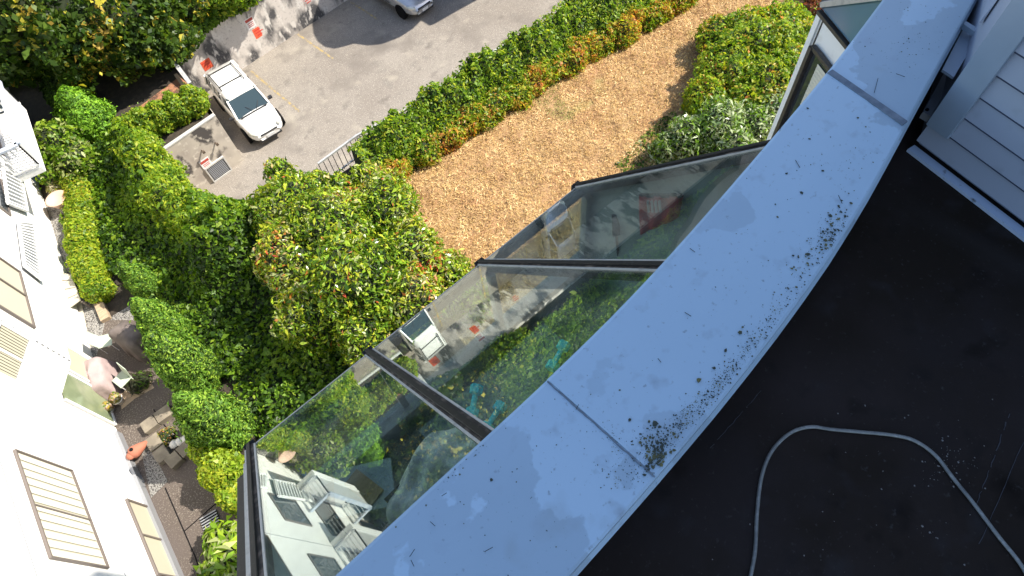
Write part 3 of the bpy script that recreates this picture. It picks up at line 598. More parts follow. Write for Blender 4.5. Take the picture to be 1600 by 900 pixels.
foliage('shrub', [B(1275, 22, 3.2, (.6, .6, .6)), B(1283, 5, 3.3, (.6, .6, .6))], 500, .12, .45, [((.30, .09, .05), 3), ((.18, .08, .04), 2), (G2, 1)], seed=42, label='small rust-red shrub at the corner of the neighbouring sunroom', cat='shrub')
carpet('shadow_weeds', [g(*p, TZ)[:2] for p in ((960, 260), (1000, 215), (1050, 175), (1110, 200), (1210, 215), (1130, 260), (1000, 290))], 500, .09, .5, [(G2, 3), (G1, 2), (DG, 2)], h=.16, seed=43, label='low weeds in dark greens standing in for the shadow beside the silvery shrub', cat='weeds')  # dark weed colours carry the shadow beside the shrub
carpet('photinia_litter', [g(*p, TZ)[:2] for p in ((600, 330), (640, 330), (700, 390), (760, 420), (740, 450), (640, 440))], 420, .12, .4, [(G1, 2), (YG, 1), ((.45, .28, .14), 3), ((.5, .38, .2), 2)], h=.3, seed=44, label='mixed fallen leaves and sprouts between photinia and dry lawn', cat='leaf litter')
# unseen slab on posts, added and outlined to cast the lot shadow
cv_ = empty('shade_caster', (26, 20, 0), label='unseen flat slab on posts, added beyond the top edge to cast the rounded lot shadow', cat='shade_caster')
sh_ = []
for q in ((440, -30), (480, 12), (495, 35), (497, 50), (503, 62), (515, 71), (530, 74), (546, 70), (560, 66), (582, 69), (602, 67), (625, 58), (645, 45), (662, 28), (678, 38), (720, 14), (760, -8), (900, -90)):
    p = g(*q, 0); sh_.append((p.x-travel.x/-travel.z*7, p.y-travel.y/-travel.z*7))
MB().prism(sh_+[(50, 17), (50, 34)], 7.0, 7.25).build('shade_caster_slab', M['membrane'], cv_)
for x, y in ((30, 20), (38, 19), (30, 28), (38, 28)): MB().tube([(x, y, 0), (x, y, 7)], .15, 10).build('post', M['greymetal'], cv_)

# ------------------------------------------------------------------ cars
def loft(sts, z_crown=.03):
    m_ = MB(); n = 10
    for x, zb, zt, hw in sts:
        ring = [(.80*hw, zb), (hw, zb+.14), (hw*1.0, zb+(zt-zb)*.55), (hw*.97, zt-.07), (hw*.86, zt), (-hw*.86, zt), (-hw*.97, zt-.07), (-hw, zb+(zt-zb)*.55), (-hw, zb+.14), (-.80*hw, zb)]
        ring.insert(5, (0, zt+z_crown))
        m_.v += [(x, y, z) for y, z in ring]
    n = 11
    for i in range(len(sts)-1):
        for k in range(n): m_.f.append((i*n+k, i*n+(k+1) % n, (i+1)*n+(k+1) % n, (i+1)*n+k)); m_.m.append(0)
    m_.f.append(tuple(range(n))); m_.m.append(0); e = (len(sts)-1)*n; m_.f.append(tuple(e+k for k in range(n))[::-1]); m_.m.append(0)
    return m_
def car(name, loc, rz, paint, label, wagon):
    r = empty(name, loc, rz, label=label, cat='car'); r['_local'] = 1
    S = [(-2.14, .36, .70, .60), (-2.08, .28, .88, .76), (-1.7, .24, .95, .82), (-.9, .22, .96, .845), (0, .22, .96, .85), (.85, .22, .955, .84), (1.3, .22, .92, .82), (1.75, .24, .82, .76), (2.02, .28, .70, .64), (2.12, .34, .56, .48)]
    if not wagon: S = [(x*1.07, a, b_, c*1.04) for x, a, b_, c in S]
    o = loft(S).build('body', paint, r, True); md = o.modifiers.new('s', 'SUBSURF'); md.levels = md.render_levels = 2
    L = 1 if wagon else 1.07
    if wagon: xs = (-2.02, -1.86, .28, .98)
    else: xs = (-1.75, -1.05, .15, 1.0)
    zb, zt = .93, 1.43; wb, wt = .765, .645
    def P(x, s, zz, ww): return (x, s*ww, zz)
    v = [P(xs[0], -1, zb, wb), P(xs[3], -1, zb, wb*.97), P(xs[3], 1, zb, wb*.97), P(xs[0], 1, zb, wb), P(xs[1], -1, zt, wt), P(xs[2], -1, zt, wt), P(xs[2], 1, zt, wt), P(xs[1], 1, zt, wt)]
    MB().add(v, [(0, 1, 5, 4), (1, 2, 6, 5), (2, 3, 7, 6), (3, 0, 4, 7), (4, 5, 6, 7)]).build('window_glass', M['carglass'], r)
    rf = MB(); nx, ny = 8, 6
    for i in range(nx+1):
        for j in range(ny+1):
            x = xs[1]-.04+(xs[2]-xs[1]+.07)*i/nx; y = (2*j/ny-1)*(wt+.02); rf.v.append((x, y, zt+.01+.05*(1-(2*j/ny-1)**2)*(1-.5*abs(2*i/nx-1)**3)-.02*(max(0, 2*i/nx-1))**2))
    for i in range(nx):
        for j in range(ny): q = i*(ny+1)+j; rf.f.append((q, q+ny+1, q+ny+2, q+1)); rf.m.append(0)
    o = rf.build('roof', paint, r, True); md = o.modifiers.new('s', 'SOLIDIFY'); md.thickness = .05; md.offset = -1
    for s in (-1, 1):
        MB().bar(P(xs[3], s, zb, wb*.98), P(xs[2], s, zt+.01, wt+.01), .07, .06).build('pillar', paint, r, bevel=.01); MB().bar(P(xs[0], s, zb, wb+.005), P(xs[1], s, zt+.01, wt+.01), .14, .08).build('pillar', paint, r, bevel=.01)
        for x in ((-.35, -1.25) if wagon else (-.35,)): MB().bar((x, s*(wb+.012), zb), (x+.03, s*(wt+.015), zt), .06, .07).build('pillar', paint, r)
    if wagon:
        for s in (-1, 1):
            MB().tube([(-1.75, s*.54, 1.47), (-1.68, s*.54, 1.51), (-.50, s*.54, 1.52), (-.40, s*.54, 1.48)], .02, 6).build('roof_rail', M['black'], r)
        for x in (-1.62, -.62): MB().bar((x, -.54, 1.52), (x, .54, 1.52), .035, .02).build('roof_crossbar', M['black'], r)
        pass
    for s in (-1, 1):
        h_ = MB().tube([(1.72*L, s*.70, .70), (1.90*L, s*.62, .70), (2.03*L, s*.47, .66)], [.07, .10, .07], 8); h_.build('headlight', M['lamp'], r, True)
        mm = MB().box((.78, s*.93, .99), (.13, .17, .12)); mm.bar((.80, s*.80, .95), (.78, s*.90, .97), .04, .04); mm.build('side_mirror', M['plastic'], r, bevel=.03)
        MB().tube([(1.02, s*.06+.1, .975), (.72, s*.30+.12, 1.13)], .009, 5).build('wiper', M['plastic'], r)
    MB().box((2.06*L, 0, .60), (.12, .78, .07)).build('grille', M['plastic'], r, bevel=.02)
    MB().box((2.07*L, 0, .33), (.12, 1.0, .10)).build('lower_intake', M['plastic'], r, bevel=.02)
    MB().box((2.135*L, 0, .46), (.012, .34, .13)).build('number_plate', M['plate'], r)
    MB().bar((1.04, -.62, .972), (1.04, .62, .972), .07, .012).build('cowl', M['plastic'], r)
    for s in (-1, 1): MB().bar((1.03, s*.56, .962), (1.85, s*.50, .80), .012, .006).build('bonnet_seam', M['plastic'], r)
    for s in (-1, 1):
        dm = MB()
        for x in (.62, -.38, -1.25): dm.bar((x, s*.856*(1 if wagon else 1.04), .35), (x, s*.845*(1 if wagon else 1.04), .92), .01, .012)
        dm.bar((-1.2, s*.862*(1 if wagon else 1.04), .55), (.7, s*.862*(1 if wagon else 1.04), .55), .012, .04)
        dm.build('door_trim', M['plastic'], r)
    for x in (1.32*L, -1.30*L):
        for s in (-1, 1):
            R_ = Matrix.Rotation(math.pi/2*s, 3, 'X'); wh = MB().lathe((x, s*.75, .31), [(.20, -.1), (.31, -.1), (.325, -.06), (.325, .06), (.31, .1), (.2, .1)], 24, M=R_).build('wheel', M['tyre'], r, True)
            rm = MB(); rm.lathe((x, s*.845, .31), [(.21, -.02), (.21, .01), (.06, .02)], 16, M=Matrix.Rotation(-math.pi/2*s, 3, 'X'))
            ro = rm.build('rim', M['rim'], None); ro.parent = wh
            am = MB().lathe((x, s*.80, .34), [(.36, -.07), (.37, .065), (.30, .066)], 20, M=Matrix.Rotation(-math.pi/2*s, 3, 'X')).build('wheel_arch', M['black'], r)
    return r
c1 = (g(421, 206, .6)+Vector((0, 0, 0))); yaw = math.radians(-97)
fwd = Vector((math.cos(yaw), math.sin(yaw), 0))
car('parked_wagon', (c1.x-fwd.x*2.12, c1.y-fwd.y*2.12, 0), yaw, M['carwhite'], 'small white station wagon with roof rails parked beside the concrete wall', True)
c2 = g(664, 12, .5); yaw2 = math.radians(-91); f2 = Vector((math.cos(yaw2), math.sin(yaw2), 0))
car('parked_sedan', (c2.x-f2.x*2.27, c2.y-f2.y*2.27, 0), yaw2, M['carsilver'], 'silver sedan half cut off by the top edge, parked in the big shadow', False)

# ------------------------------------------------------------------ white apartment building (left)
ab = empty('apartment_building', (-5.5, 13, TZ), label='white stucco apartment building with balconies and blinds along the left edge', cat='building')
ROOF = 13.0
C1p = Vector((*g(111, 565, 4.9)[:2], 0)); C2p = Vector((*g(94, 625, 4.9)[:2], 0))
d1 = Vector((math.cos(math.radians(-104)), math.sin(math.radians(-104)), 0))
d3 = Vector((math.cos(math.radians(-99.5)), math.sin(math.radians(-99.5)), 0))
F1a = C1p-d1*32; F3b = C2p+d3*24
back = Vector((-14, 0, 0))
# upper storeys as a solid prism; ground storey set back under the first face
MB().prism([F1a, C1p, C2p, C2p+back, F1a+back], 4.9, ROOF).build('upper_wall', M['stucco'], ab)
MB().prism([C2p, F3b, F3b+back, C2p+back], TZ-.1, ROOF+.003).build('wall', M['stucco'], ab)
g1 = Vector((*g(170, 647, TZ)[:2], 0)); gd = d1
GA = Vector((C2p.x+.0, C2p.y+.02, 0))-d1*0
MB().prism([F1a-Vector((.55, 0, 0)), GA-Vector((.02, 0, 0)), GA+back, F1a+back], TZ-.1, 4.897).build('ground_wall', M['stucco'], ab)
# roof edge band
MB().prism([F1a+Vector((.2, 0, 0)), C1p+Vector((.2, 0, 0)), C2p+Vector((.2, -.05, 0)), F3b+Vector((.2, 0, 0)), F3b+back, F1a+back], ROOF+.01, ROOF+.25).build('roof', M['curb'], ab)
def wallframe(p0, dirv):
    n = Vector((-dirv.y, dirv.x, 0)); n = n if n.dot(-Vector(p0)) > 0 else -n   # towards us
    return n.normalized()
def window(p0, dirv, px4, parent, off=.02, frame=M['brownframe'], glassm=M['winglass'], slats=0, slatm=None, mid=None, fw_=.07, blind=None, vertical=True, backm=None, name='window'):
    """window from four photo corners snapped to a rectangle in the wall plane"""
    n = wallframe(p0, dirv); t = dirv.normalized(); q0 = Vector(p0)
    pts = [onplane(*p, q0+n*off, n) for p in px4]
    us = sorted((p-q0).dot(t) for p in pts); zs_ = sorted(p.z for p in pts)
    u0, u1 = (us[0]+us[1])/2, (us[2]+us[3])/2; z0, z1 = (zs_[0]+zs_[1])/2, (zs_[2]+zs_[3])/2
    def Q(u, z, o=0): return Vector((q0.x, q0.y, 0))+t*u+n*(off+o)+Vector((0, 0, z))
    f = MB()
    f.bar(Q(u0-fw_/2, z0-fw_, .02), Q(u0-fw_/2, z1+fw_, .02), .06, fw_, up=t); f.bar(Q(u1+fw_/2, z0-fw_, .02), Q(u1+fw_/2, z1+fw_, .02), .06, fw_, up=t)
    f.bar(Q(u0, z0-fw_/2, .02), Q(u1, z0-fw_/2, .02), .06, fw_, up=(0, 0, 1)); f.bar(Q(u0, z1+fw_/2, .02), Q(u1, z1+fw_/2, .02), .06, fw_, up=(0, 0, 1))
    if mid is not None:
        um = u0+(u1-u0)*mid; f.bar(Q(um, z0, .022), Q(um, z1, .022), .05, fw_*.8, up=t)
    wo = f.build(name, frame, parent)
    MB().slab(Q(u0, z0), Q(u1, z0), Q(u1, z1), Q(u0, z1), .006, nrm=n).build('pane', backm or glassm, wo)
    if slats:
        s_ = MB()
        for k in range(slats):
            u = u0+(u1-u0)*(k+.5)/slats; wv = (u1-u0)/slats*.42
            a, b_ = Q(u-wv, z0+.03, .009), Q(u+wv, z0+.03, .022); c, dd_ = Q(u+wv, z1-.06, .022), Q(u-wv, z1-.06, .009)
            s_.slab(a, b_, c, dd_, .004, nrm=n)
        s_.build('blinds', slatm, wo)
    return u0, u1, z0, z1
dn2 = (C2p-C1p).normalized()
window(C2p, d3, ((27.5, 707.5), (110, 737.5), (166, 886), (74, 871)), ab, slats=12, slatm=M['blind'], mid=.53, backm=M['blindd'], fw_=.035)
window(C1p, dn2, ((0, 505), (46, 536), (20, 601), (-25, 570)), ab, slats=16, slatm=M['blindd'], mid=.5, backm=M['winglass'], frame=M['white'])
window(C1p, d1, ((-30, 385), (31, 428), (49, 510), (-10, 472)), ab, slats=0, mid=.45, backm=M['blindd'], fw_=.05)
window(C2p, d3, ((195, 783), (235, 795), (300, 905), (250, 900)), ab, mid=.48, backm=M['blindd'], fw_=.05)
window(C2p, d3, ((255, 905), (300, 915), (360, 1040), (310, 1040)), ab, mid=.5, backm=M['winglass'], fw_=.05)
# patio door under the overhang
gn = wallframe(GA, d1); 
dz = MB(); a = GA-d1*.04; b_ = GA-d1*1.15
dq = [a+gn*.03+Vector((0, 0, TZ+.06)), b_+gn*.03+Vector((0, 0, TZ+.06)), b_+gn*.03+Vector((0, 0, 4.75)), a+gn*.03+Vector((0, 0, 4.75))]
do = MB().bar(dq[0], dq[1], .08, .08).bar(dq[1], dq[2], .08, .09, up=d1).bar(dq[3], dq[0], .08, .06, up=d1).build('patio_door', M['white'], ab)
MB().slab(dq[0], dq[1], dq[2], dq[3], .012, nrm=gn).build('glass', M['greenglass'], do)
a2 = GA-d1*1.3; b2 = GA-d1*2.3
dq = [a2+gn*.03+Vector((0, 0, TZ+.3)), b2+gn*.03+Vector((0, 0, TZ+.3)), b2+gn*.03+Vector((0, 0, 4.7)), a2+gn*.03+Vector((0, 0, 4.7))]
do = MB().bar(dq[0], dq[1], .08, .08).bar(dq[1], dq[2], .08, .07, up=d1).bar(dq[3], dq[0], .08, .07, up=d1).build('window', M['white'], ab)
MB().slab(dq[0], dq[1], dq[2], dq[3], .012, nrm=gn).build('pane', M['blindd'], do)
# siding reveal lines / nail lines on the white wall
ln = MB()
for zc in (5.05, 7.95, 10.6):
    ln.bar(C1p-d1*20+gn*.004+Vector((0, 0, zc)), C1p+gn*.004+Vector((0, 0, zc)), .01, .02); n3 = wallframe(C2p, d3); ln.bar(C2p+n3*.004+Vector((0, 0, zc)), C2p+d3*16+n3*.004+Vector((0, 0, zc)), .01, .02)
n2 = wallframe(C1p, dn2)
for k in range(40):
    z = 5.0+k*.2; ln.box((C1p.x+.004, C1p.y-.004, z), (.03, .03, .09))
ln.build('reveal_lines', M['greymetal'], ab)
# base plinth
MB().bar(C2p+d3*.3+n3*.03+Vector((0, 0, TZ+.14)), C2p+d3*9+n3*.03+Vector((0, 0, TZ+.14)), .14, .3).build('plinth', M['greymetal'], ab)
# balconies
def balcony(t0, t1, z, dep, nb, capm, slat=True):
    """slab + white baluster rail standing off the first face from t0 to t1 metres beyond the corner"""
    A = C1p-d1*t0; B_ = C1p-d1*t1; o = gn*dep
    s_ = MB().prism([A, A+o, B_+o, B_], z-.22, z).build('balcony', M['stucco'], ab)
    rl = MB(); e = Vector((0, 0, 1))
    for p, q in ((A+o, B_+o), (A+gn*.05, A+o), (B_+gn*.05, B_+o)):
        rl.bar(p+e*(z+1.02), q+e*(z+1.02), .16, .07, mi=1); rl.bar(p+e*(z+.12), q+e*(z+.12), .06, .06)
        n_ = int((q-p).length/.13)
        for k in range(n_+1):
            c = p.lerp(q, k/max(1, n_)); rl.box((c.x, c.y, z+.56), (.045, .045, .9))
    rl.build('balcony_rail', [M['white'], capm], s_)
balcony(7.2, 10.5, 5.3, .95, 20, M['bluewhite'])
balcony(7.2, 10.5, 8.0, .95, 20, M['bluewhite'])
def louvre(px4, n_):
    q = [onplane(*p, C1p+gn*.12, gn) for p in px4]; lo = MB().slab(q[0]-gn*.05, q[1]-gn*.05, q[2]-gn*.05, q[3]-gn*.05, .01, nrm=gn).build('louvre_screen', M['greymetal'], ab)
    l_ = MB()
    for k in range(n_):
        a, b_ = q[0].lerp(q[3], (k+.5)/n_), q[1].lerp(q[2], (k+.5)/n_); l_.bar(a, b_, .05, (q[3]-q[0]).length/n_*.5, up=gn)
    for a, b_ in ((q[0], q[3]), (q[1], q[2]), (q[0], q[1]), (q[3], q[2])): l_.bar(a+gn*.01, b_+gn*.01, .06, .07, up=gn)
    l_.build('slats', M['white'], lo)
louvre(((28, 345), (52, 347), (66, 438), (38, 416)), 17)
louvre(((2, 245), (30, 262), (42, 330), (12, 318)), 12)
balcony(13, 16.5, 5.3, .9, 20, M['white']); balcony(13, 16.5, 8.0, .9, 20, M['white']); balcony(18.5, 22, 6.5, .9, 20, M['white'])
for t0, z0 in ((7.8, 5.4), (7.8, 8.1), (13.6, 5.4), (13.6, 8.1), (1.6, 8.1), (5.0, 5.9), (11.2, 5.9), (11.2, 8.6), (5.0, 8.6)):
    A = C1p-d1*t0+gn*.02; B_ = C1p-d1*(t0+1.6)+gn*.02; e = Vector((0, 0, 1)); hh = 1.9 if t0 not in (5.0, 11.2) else 1.2
    wo = MB().bar(A+e*z0, B_+e*z0, .06, .06).bar(A+e*(z0+hh), B_+e*(z0+hh), .06, .06).bar(A+e*z0, A+e*(z0+hh), .06, .06, up=d1).bar(B_+e*z0, B_+e*(z0+hh), .06, .06, up=d1).build('window', M['brownframe'], ab)
    MB().slab(A+e*z0, B_+e*z0, B_+e*(z0+hh), A+e*(z0+hh), .008, nrm=gn).build('pane', M['winglass'], wo)

# ------------------------------------------------------------------ patio items
def draped(name, c, rx, ry, h, rz, m, label, cat, seed=0, flat=.5, notch=None):
    bm = MB(); nr, na = 14, 44; r = random.Random(seed); ph_ = [r.random()*6.28 for _ in range(6)]
    cr, sr = math.cos(rz), math.sin(rz)
    for i in range(nr+1):
        q = i/nr
        for k in range(na):
            a = 2*math.pi*k/na; sq = 1/max(abs(math.cos(a)), abs(math.sin(a)))**.8
            if q < flat: rad = q/flat*.78; z = h*(1-.1*(q/flat)**2)
            else: s_ = (q-flat)/(1-flat); rad = .78+.22*s_**.6; z = h*(.9-.88*s_)
            z += h*.04*math.sin(3*a+ph_[0])*math.sin(5*q+ph_[1])
            fold = 1+(.025 if flat > .4 else .09)*max(0, q-flat)*(math.sin(9*a+ph_[2])+.8*math.sin(14*a+ph_[3]))*2
            x = rad*rx*sq*math.cos(a)*fold; y = rad*ry*sq*math.sin(a)*fold
            bm.v.append((c[0]+x*cr-y*sr, c[1]+x*sr+y*cr, c[2]+z))
    for i in range(nr):
        for k in range(na): bm.f.append((i*na+k, i*na+(k+1) % na, (i+1)*na+(k+1) % na, (i+1)*na+k)[::-1]); bm.m.append(0)
    return bm.build(name, m, None, True, label=label, cat=cat)
c = g(152, 592, TZ+.4); draped('patio_table_cover', (c.x, c.y, TZ), .42, .66, .85, math.radians(-20), M['pinkcover'], 'pale pink fitted cover draped over patio furniture beside the green glass door', 'furniture cover', 3)
c = g(212, 532, TZ+.5); draped('grill_cover', (c.x, c.y, TZ), .40, .62, 1.15, math.radians(15), M['greycover'], 'grey-brown creased cover over a tall item beside the cedars', 'furniture cover', 8, flat=.3)
def chair(px, rz, label):
    c = g(*px, TZ+.45); r = empty('patio_chair', (c.x, c.y, TZ), rz, label=label, cat='chair', group='pale green patio chairs'); r['_local'] = 1
    MB().box((0, 0, .43), (.44, .42, .03)).build('seat', M['palegreen'], r, bevel=.01)
    MB().slab((-.21, .2, .46), (.21, .2, .46), (.21, .3, .86), (-.21, .3, .86), .02).build('backrest', M['palegreen'], r)
    for x in (-.2, .2):
        for y in (-.18, .18): MB().tube([(x, y, 0), (x, y, .43)], .012, 6).build('leg', M['signwhite'], r)
chair((164, 532), math.radians(60), 'pale green chair at the far side of the pink cover')
chair((190, 592), math.radians(-80), 'pale green chair at the near side of the pink cover')
def flowerpot(px, r_, h_, m, label, pal, cat='plant pot', pr=.16, leafy=True, group=None):
    c = g(*px, TZ); e = empty('flower_pot', (c.x, c.y, TZ), label=label, cat=cat, group=group)
    MB().lathe(c, [(r_*.65, 0), (r_, h_), (r_*1.08, h_), (r_*1.08, h_*1.1), (r_*.85, h_*1.1), (r_*.8, h_*.85)], 18).build('pot', m, e, True)
    if leafy: foliage('plant', [((c.x, c.y, TZ+h_+.1), (pr, pr, pr))], 1500, .08, .4, pal, e, seed=int(px[0]), zmin=None, lumps=.2)
FP = [((.5, .45, .35), 2), (YE, 2), (G1, 1), ((.6, .35, .3), 1)]
flowerpot((176, 640), .13, .2, M['signwhite'], 'small white pot of yellow flowers beside the green door', FP, group='flower pots by the green door')
flowerpot((190, 628), .16, .24, M['signwhite'], 'white pot of cream flowers beside the tan mat', FP, group='flower pots by the green door')
c = g(186, 622, TZ+.3)
foliage('spiky_plant', [((*g(222, 600, TZ)[:2], TZ+.15), (.35, .3, .25))], 300, .28, .1, [((.05, .05, .03), 3), (G2, 1)], seed=51, label='dark spindly plant on the tan mat', cat='plant', zmin=None)
# terracotta garden ornament (flat-backed planter)
c = g(212, 706, TZ); e = empty('terracotta_planter', (c.x, c.y, TZ), label='terracotta tapered garden ornament lying against the white wall by the pebbles', cat='ornament')
tp = MB(); A = g(230, 690, TZ+.2); B_ = g(203, 712, TZ+.3)
ax = (B_-A); tp.tube([A, A+ax*.35, A+ax*.7, A+ax*.9, B_], [.05, .13, .19, .17, .08], 12); tp.build('body', M['terracotta'], e, True)
MB().tube([A+ax*.7+Vector((0, 0, .17)), A+ax*.7+Vector((0, 0, .21))], .05, 10).build('opening', M['black'], e)
tp = MB(); tp.lathe(B_+Vector((.02, -.02, 0)), [(.03, -.09), (.12, -.03), (.13, .03), (.05, .09)], 10); tp.build('rim', M['terracotta'], e, True)
# pale pink urn on path
c = g(104, 325, TZ); e = empty('garden_urn', (c.x, c.y, TZ), label='large pale pink urn standing on the path beside the shrubs', cat='urn')
MB().lathe(c, [(.16, 0), (.12, .06), (.2, .2), (.34, .5), (.38, .56), (.33, .58), (.25, .5)], 20).build('bowl', M['pinkpot'], e, True)
foliage('grass_tuft', [((*g(96, 300, TZ)[:2], TZ+.2), (.3, .3, .3))], 300, .3, .08, [((.6, .55, .4), 3), (YG, 1)], seed=53, label='straw-coloured grass tuft behind the pink urn', cat='plant', zmin=None)
c = g(68, 276, TZ); e = empty('recycling_bin', (c.x, c.y, TZ), label='blue bin half hidden by the open pale shrub', cat='bin')
MB().lathe(c, [(.2, 0), (.27, .75), (.3, .76), (.3, .82), (.0, .86)], 4).build('bin_body', M['blue'], e); MB().box((c.x, c.y, TZ+.88), (.5, .5, .06), .7).build('lid', M['blue'], e, bevel=.02)
# tan slatted screen by the white wall
pts = [(79, 422), (112, 430), (127, 470), (98, 492)]
e = empty('garden_bench', g(103, 455, TZ), label='tan slatted bench-top screen against the white wall beside the low hedge', cat='bench')
A, B_, C_, D_ = [g(*p, TZ+.45) for p in pts]
for k in range(4):
    p, q = A.lerp(D_, k/4), A.lerp(D_, (k+.92)/4); p2, q2 = B_.lerp(C_, k/4), B_.lerp(C_, (k+.92)/4); MB().slab(p, q, q2, p2, .03).build('slat', M['patioc'], e)
for p in (A, B_, C_, D_): MB().box((p.x, p.y, TZ+.21), (.06, .06, .42)).build('leg', M['brownframe'], e)

# ------------------------------------------------------------------ our building: deck, parapet, coping
CZ = 18.4; DZ = 18.05
oe = [(-3, .62), (-1.6, .55), (-.8, .51), (-.25, .48), (.06, .462), (.43, .438), (.68, .428), (.93, .430), (1.23, .442), (1.56, .458), (1.92, .478), (2.34, .52), (3.05, .60)]
ie = [(-3, .24), (-1.6, .17), (-.8, .13), (-.25, .105), (.12, .09), (.43, .08), (.67, .076), (.97, .082), (1.26, .098), (1.54, .13), (1.85, .180), (2.2, .232), (2.53, .28), (3.05, .36)]
def interp(E_, x):
    for a, b_ in zip(E_[:-1], E_[1:]):
        if a[0] <= x <= b_[0]: return a[1]+(b_[1]-a[1])*(x-a[0])/(b_[0]-a[0])
    return E_[-1][1]
# smooth a little
def sm(E_, x): return sum(interp(E_, max(-3, min(3.05, x+d_)))*w_ for d_, w_ in ((-.3, .1), (-.15, .2), (0, .4), (.15, .2), (.3, .1)))
par = empty('roof_parapet', (.5, .27, DZ), label='curved roof parapet capped with weathered pale blue metal coping', cat='parapet')
def coping(x0o, x0i, x1o, x1i, dz, label, over=0):
    n = 48; m_ = MB(); rows = []
    for k in range(n+1):
        q = k/n; xo = x0o+(x1o-x0o)*q; xi = x0i+(x1i-x0i)*q; yo = sm(oe, xo); yi = sm(ie, xi)
        O = Vector((xo, yo, CZ+dz)); I = Vector((xi, yi, CZ+dz-.004)); mid = O.lerp(I, .5)+Vector((0, 0, .003))
        rows.append([O+Vector((0, .012, -.10)), O+Vector((0, .004, -.002)), O+Vector((0, -.004, .001)), O.lerp(I, .25)+Vector((0, 0, .002)), mid, O.lerp(I, .75)+Vector((0, 0, .002)), I+Vector((0, .004, .001)), I+Vector((0, -.003, -.003)), I+Vector((0, -.004, -.035)), I+Vector((0, -.014, -.045)), I+Vector((0, .01, -.05))])
    w_ = len(rows[0])
    for r_ in rows: m_.v += [tuple(p) for p in r_]
    for k in range(n):
        for j in range(w_-1): m_.f.append((k*w_+j, k*w_+j+1, (k+1)*w_+j+1, (k+1)*w_+j)); m_.m.append(0)
    m_.f.append(tuple(range(w_))[::-1]); m_.m.append(0); m_.f.append(tuple(n*w_+j for j in range(w_))); m_.m.append(0)
    return m_.build('coping_panel', M['coping'], par, label=label)
s1o, s1i = g(860, 598, CZ).x, g(1027, 746, CZ).x; s2o, s2i = g(1306, 116, CZ).x, g(1412, 190, CZ).x
cA = coping(-2.9, -2.9, s1o+.012, s1i+.012, 0, 'lower left coping panel running out of the bottom of the photo')
cB = coping(s1o, s1i, s2o, s2i, .0045, 'middle coping panel with lichen along its inner edge')
cC = coping(s2o-.004, s2i-.004, 3.0, 3.0, .002, 'upper right coping panel with broad water stain')
# wide sealant strip at the second seam
p, q = Vector((s2o-.008, sm(oe, s2o)-.002, CZ+.0055)), Vector((s2i-.010, sm(ie, s2i)+.002, CZ+.0045))
MB().bar(p, q, .024, .006).build('seam_strip', M['joint'], par)
p, q = Vector((s1o-.001, sm(oe, s1o), CZ+.0035)), Vector((s1i-.001, sm(ie, s1i), CZ+.002))
jn = MB(); N2 = 26
pp = [p.lerp(q, k/N2)+Vector((-.003+random.uniform(-.0012, .0012), 0, 0)) for k in range(N2+1)]
for a, b_ in zip(pp[:-1], pp[1:]): jn.bar(a, b_, .0028+random.random()*.002, .002)
jn.build('lap_joint', M['joint'], par)
# parapet core + inner upstand
cr_ = MB(); xs_ = [-2.9+k*.12 for k in range(49)]
xs_ = [x for x in xs_ if x < 2.95]
poly = [(x, sm(oe, x)-.02) for x in xs_]+[(x, sm(ie, x)+.012) for x in xs_[::-1]]
cr_.prism(poly, 17.9, CZ-.012); cr_.build('parapet_core', M['membrane'], par)
# lichen and dirt specks, each a tiny raised crust
def specks(name, pts, parent, m, label=None, hh=.0012):
    V = []; Fc = []; b = 0
    for x, y, z, r in pts:
        n = random.choice((5, 6, 7)); a0 = random.random()*6; el = random.uniform(.6, 1.2); rot = random.random()*3
        V.append((x, y, z+hh))
        for k in range(n):
            a = a0+2*math.pi*k/n; rr = r*random.uniform(.6, 1.25); dx, dy = rr*math.cos(a), rr*math.sin(a)*el
            V.append((x+dx*math.cos(rot)-dy*math.sin(rot), y+dx*math.sin(rot)+dy*math.cos(rot), z))
        for k in range(n): Fc.append((b, b+1+k, b+1+(k+1) % n))
        b += n+1
    me = bpy.data.meshes.new(name); me.from_pydata(V, [], Fc); return link(name, me, m, parent, label=label, kind='stuff')
def cz(x): return CZ+(.0045 if x > s1o else 0)+.0025
sp = []
def pxs(cx, cy, sx, sy, ang, n, rmin, rmax):
    for _ in range(n):
        a, b_ = random.gauss(0, sx), random.gauss(0, sy); x = cx+a*math.cos(ang)-b_*math.sin(ang); y = cy+a*math.sin(ang)+b_*math.cos(ang)
        p = g(x, y, CZ+.004)
        if p.y < sm(ie, p.x)+.006 or p.y > sm(oe, p.x)-.004: continue
        sp.append((p.x, p.y, cz(p.x), rmin+(rmax-rmin)*random.random()**3))
A45 = math.radians(-52)
pxs(1025, 712, 14, 10, A45, 260, .0008, .0055); pxs(1015, 690, 16, 12, A45, 130, .0008, .0045)
pxs(1060, 665, 34, 9, math.radians(-48), 420, .0007, .003); pxs(1120, 605, 34, 8, math.radians(-50), 320, .0007, .003)
pxs(1170, 545, 40, 9, math.radians(-52), 200, .0007, .003); pxs(1215, 490, 36, 9, math.radians(-54), 130, .0007, .003)
pxs(1270, 400, 40, 12, math.radians(-58), 160, .0008, .004); pxs(1300, 360, 22, 9, math.radians(-60), 200, .0008, .0055)
pxs(970, 700, 26, 7, math.radians(44), 120, .0006, .0022); pxs(975, 740, 22, 14, 0, 120, .0006, .0022)
pxs(720, 720, 60, 7, math.radians(-42), 70, .0008, .003); pxs(900, 640, 70, 40, math.radians(-45), 70, .0006, .002); pxs(1150, 430, 90, 60, math.radians(-45), 90, .0006, .0026)
pxs(1420, 60, 40, 30, 0, 110, .0008, .003); pxs(1300, 250, 50, 30, 0, 60, .0008, .0035); pxs(800, 800, 90, 60, 0, 70, .0006, .002)
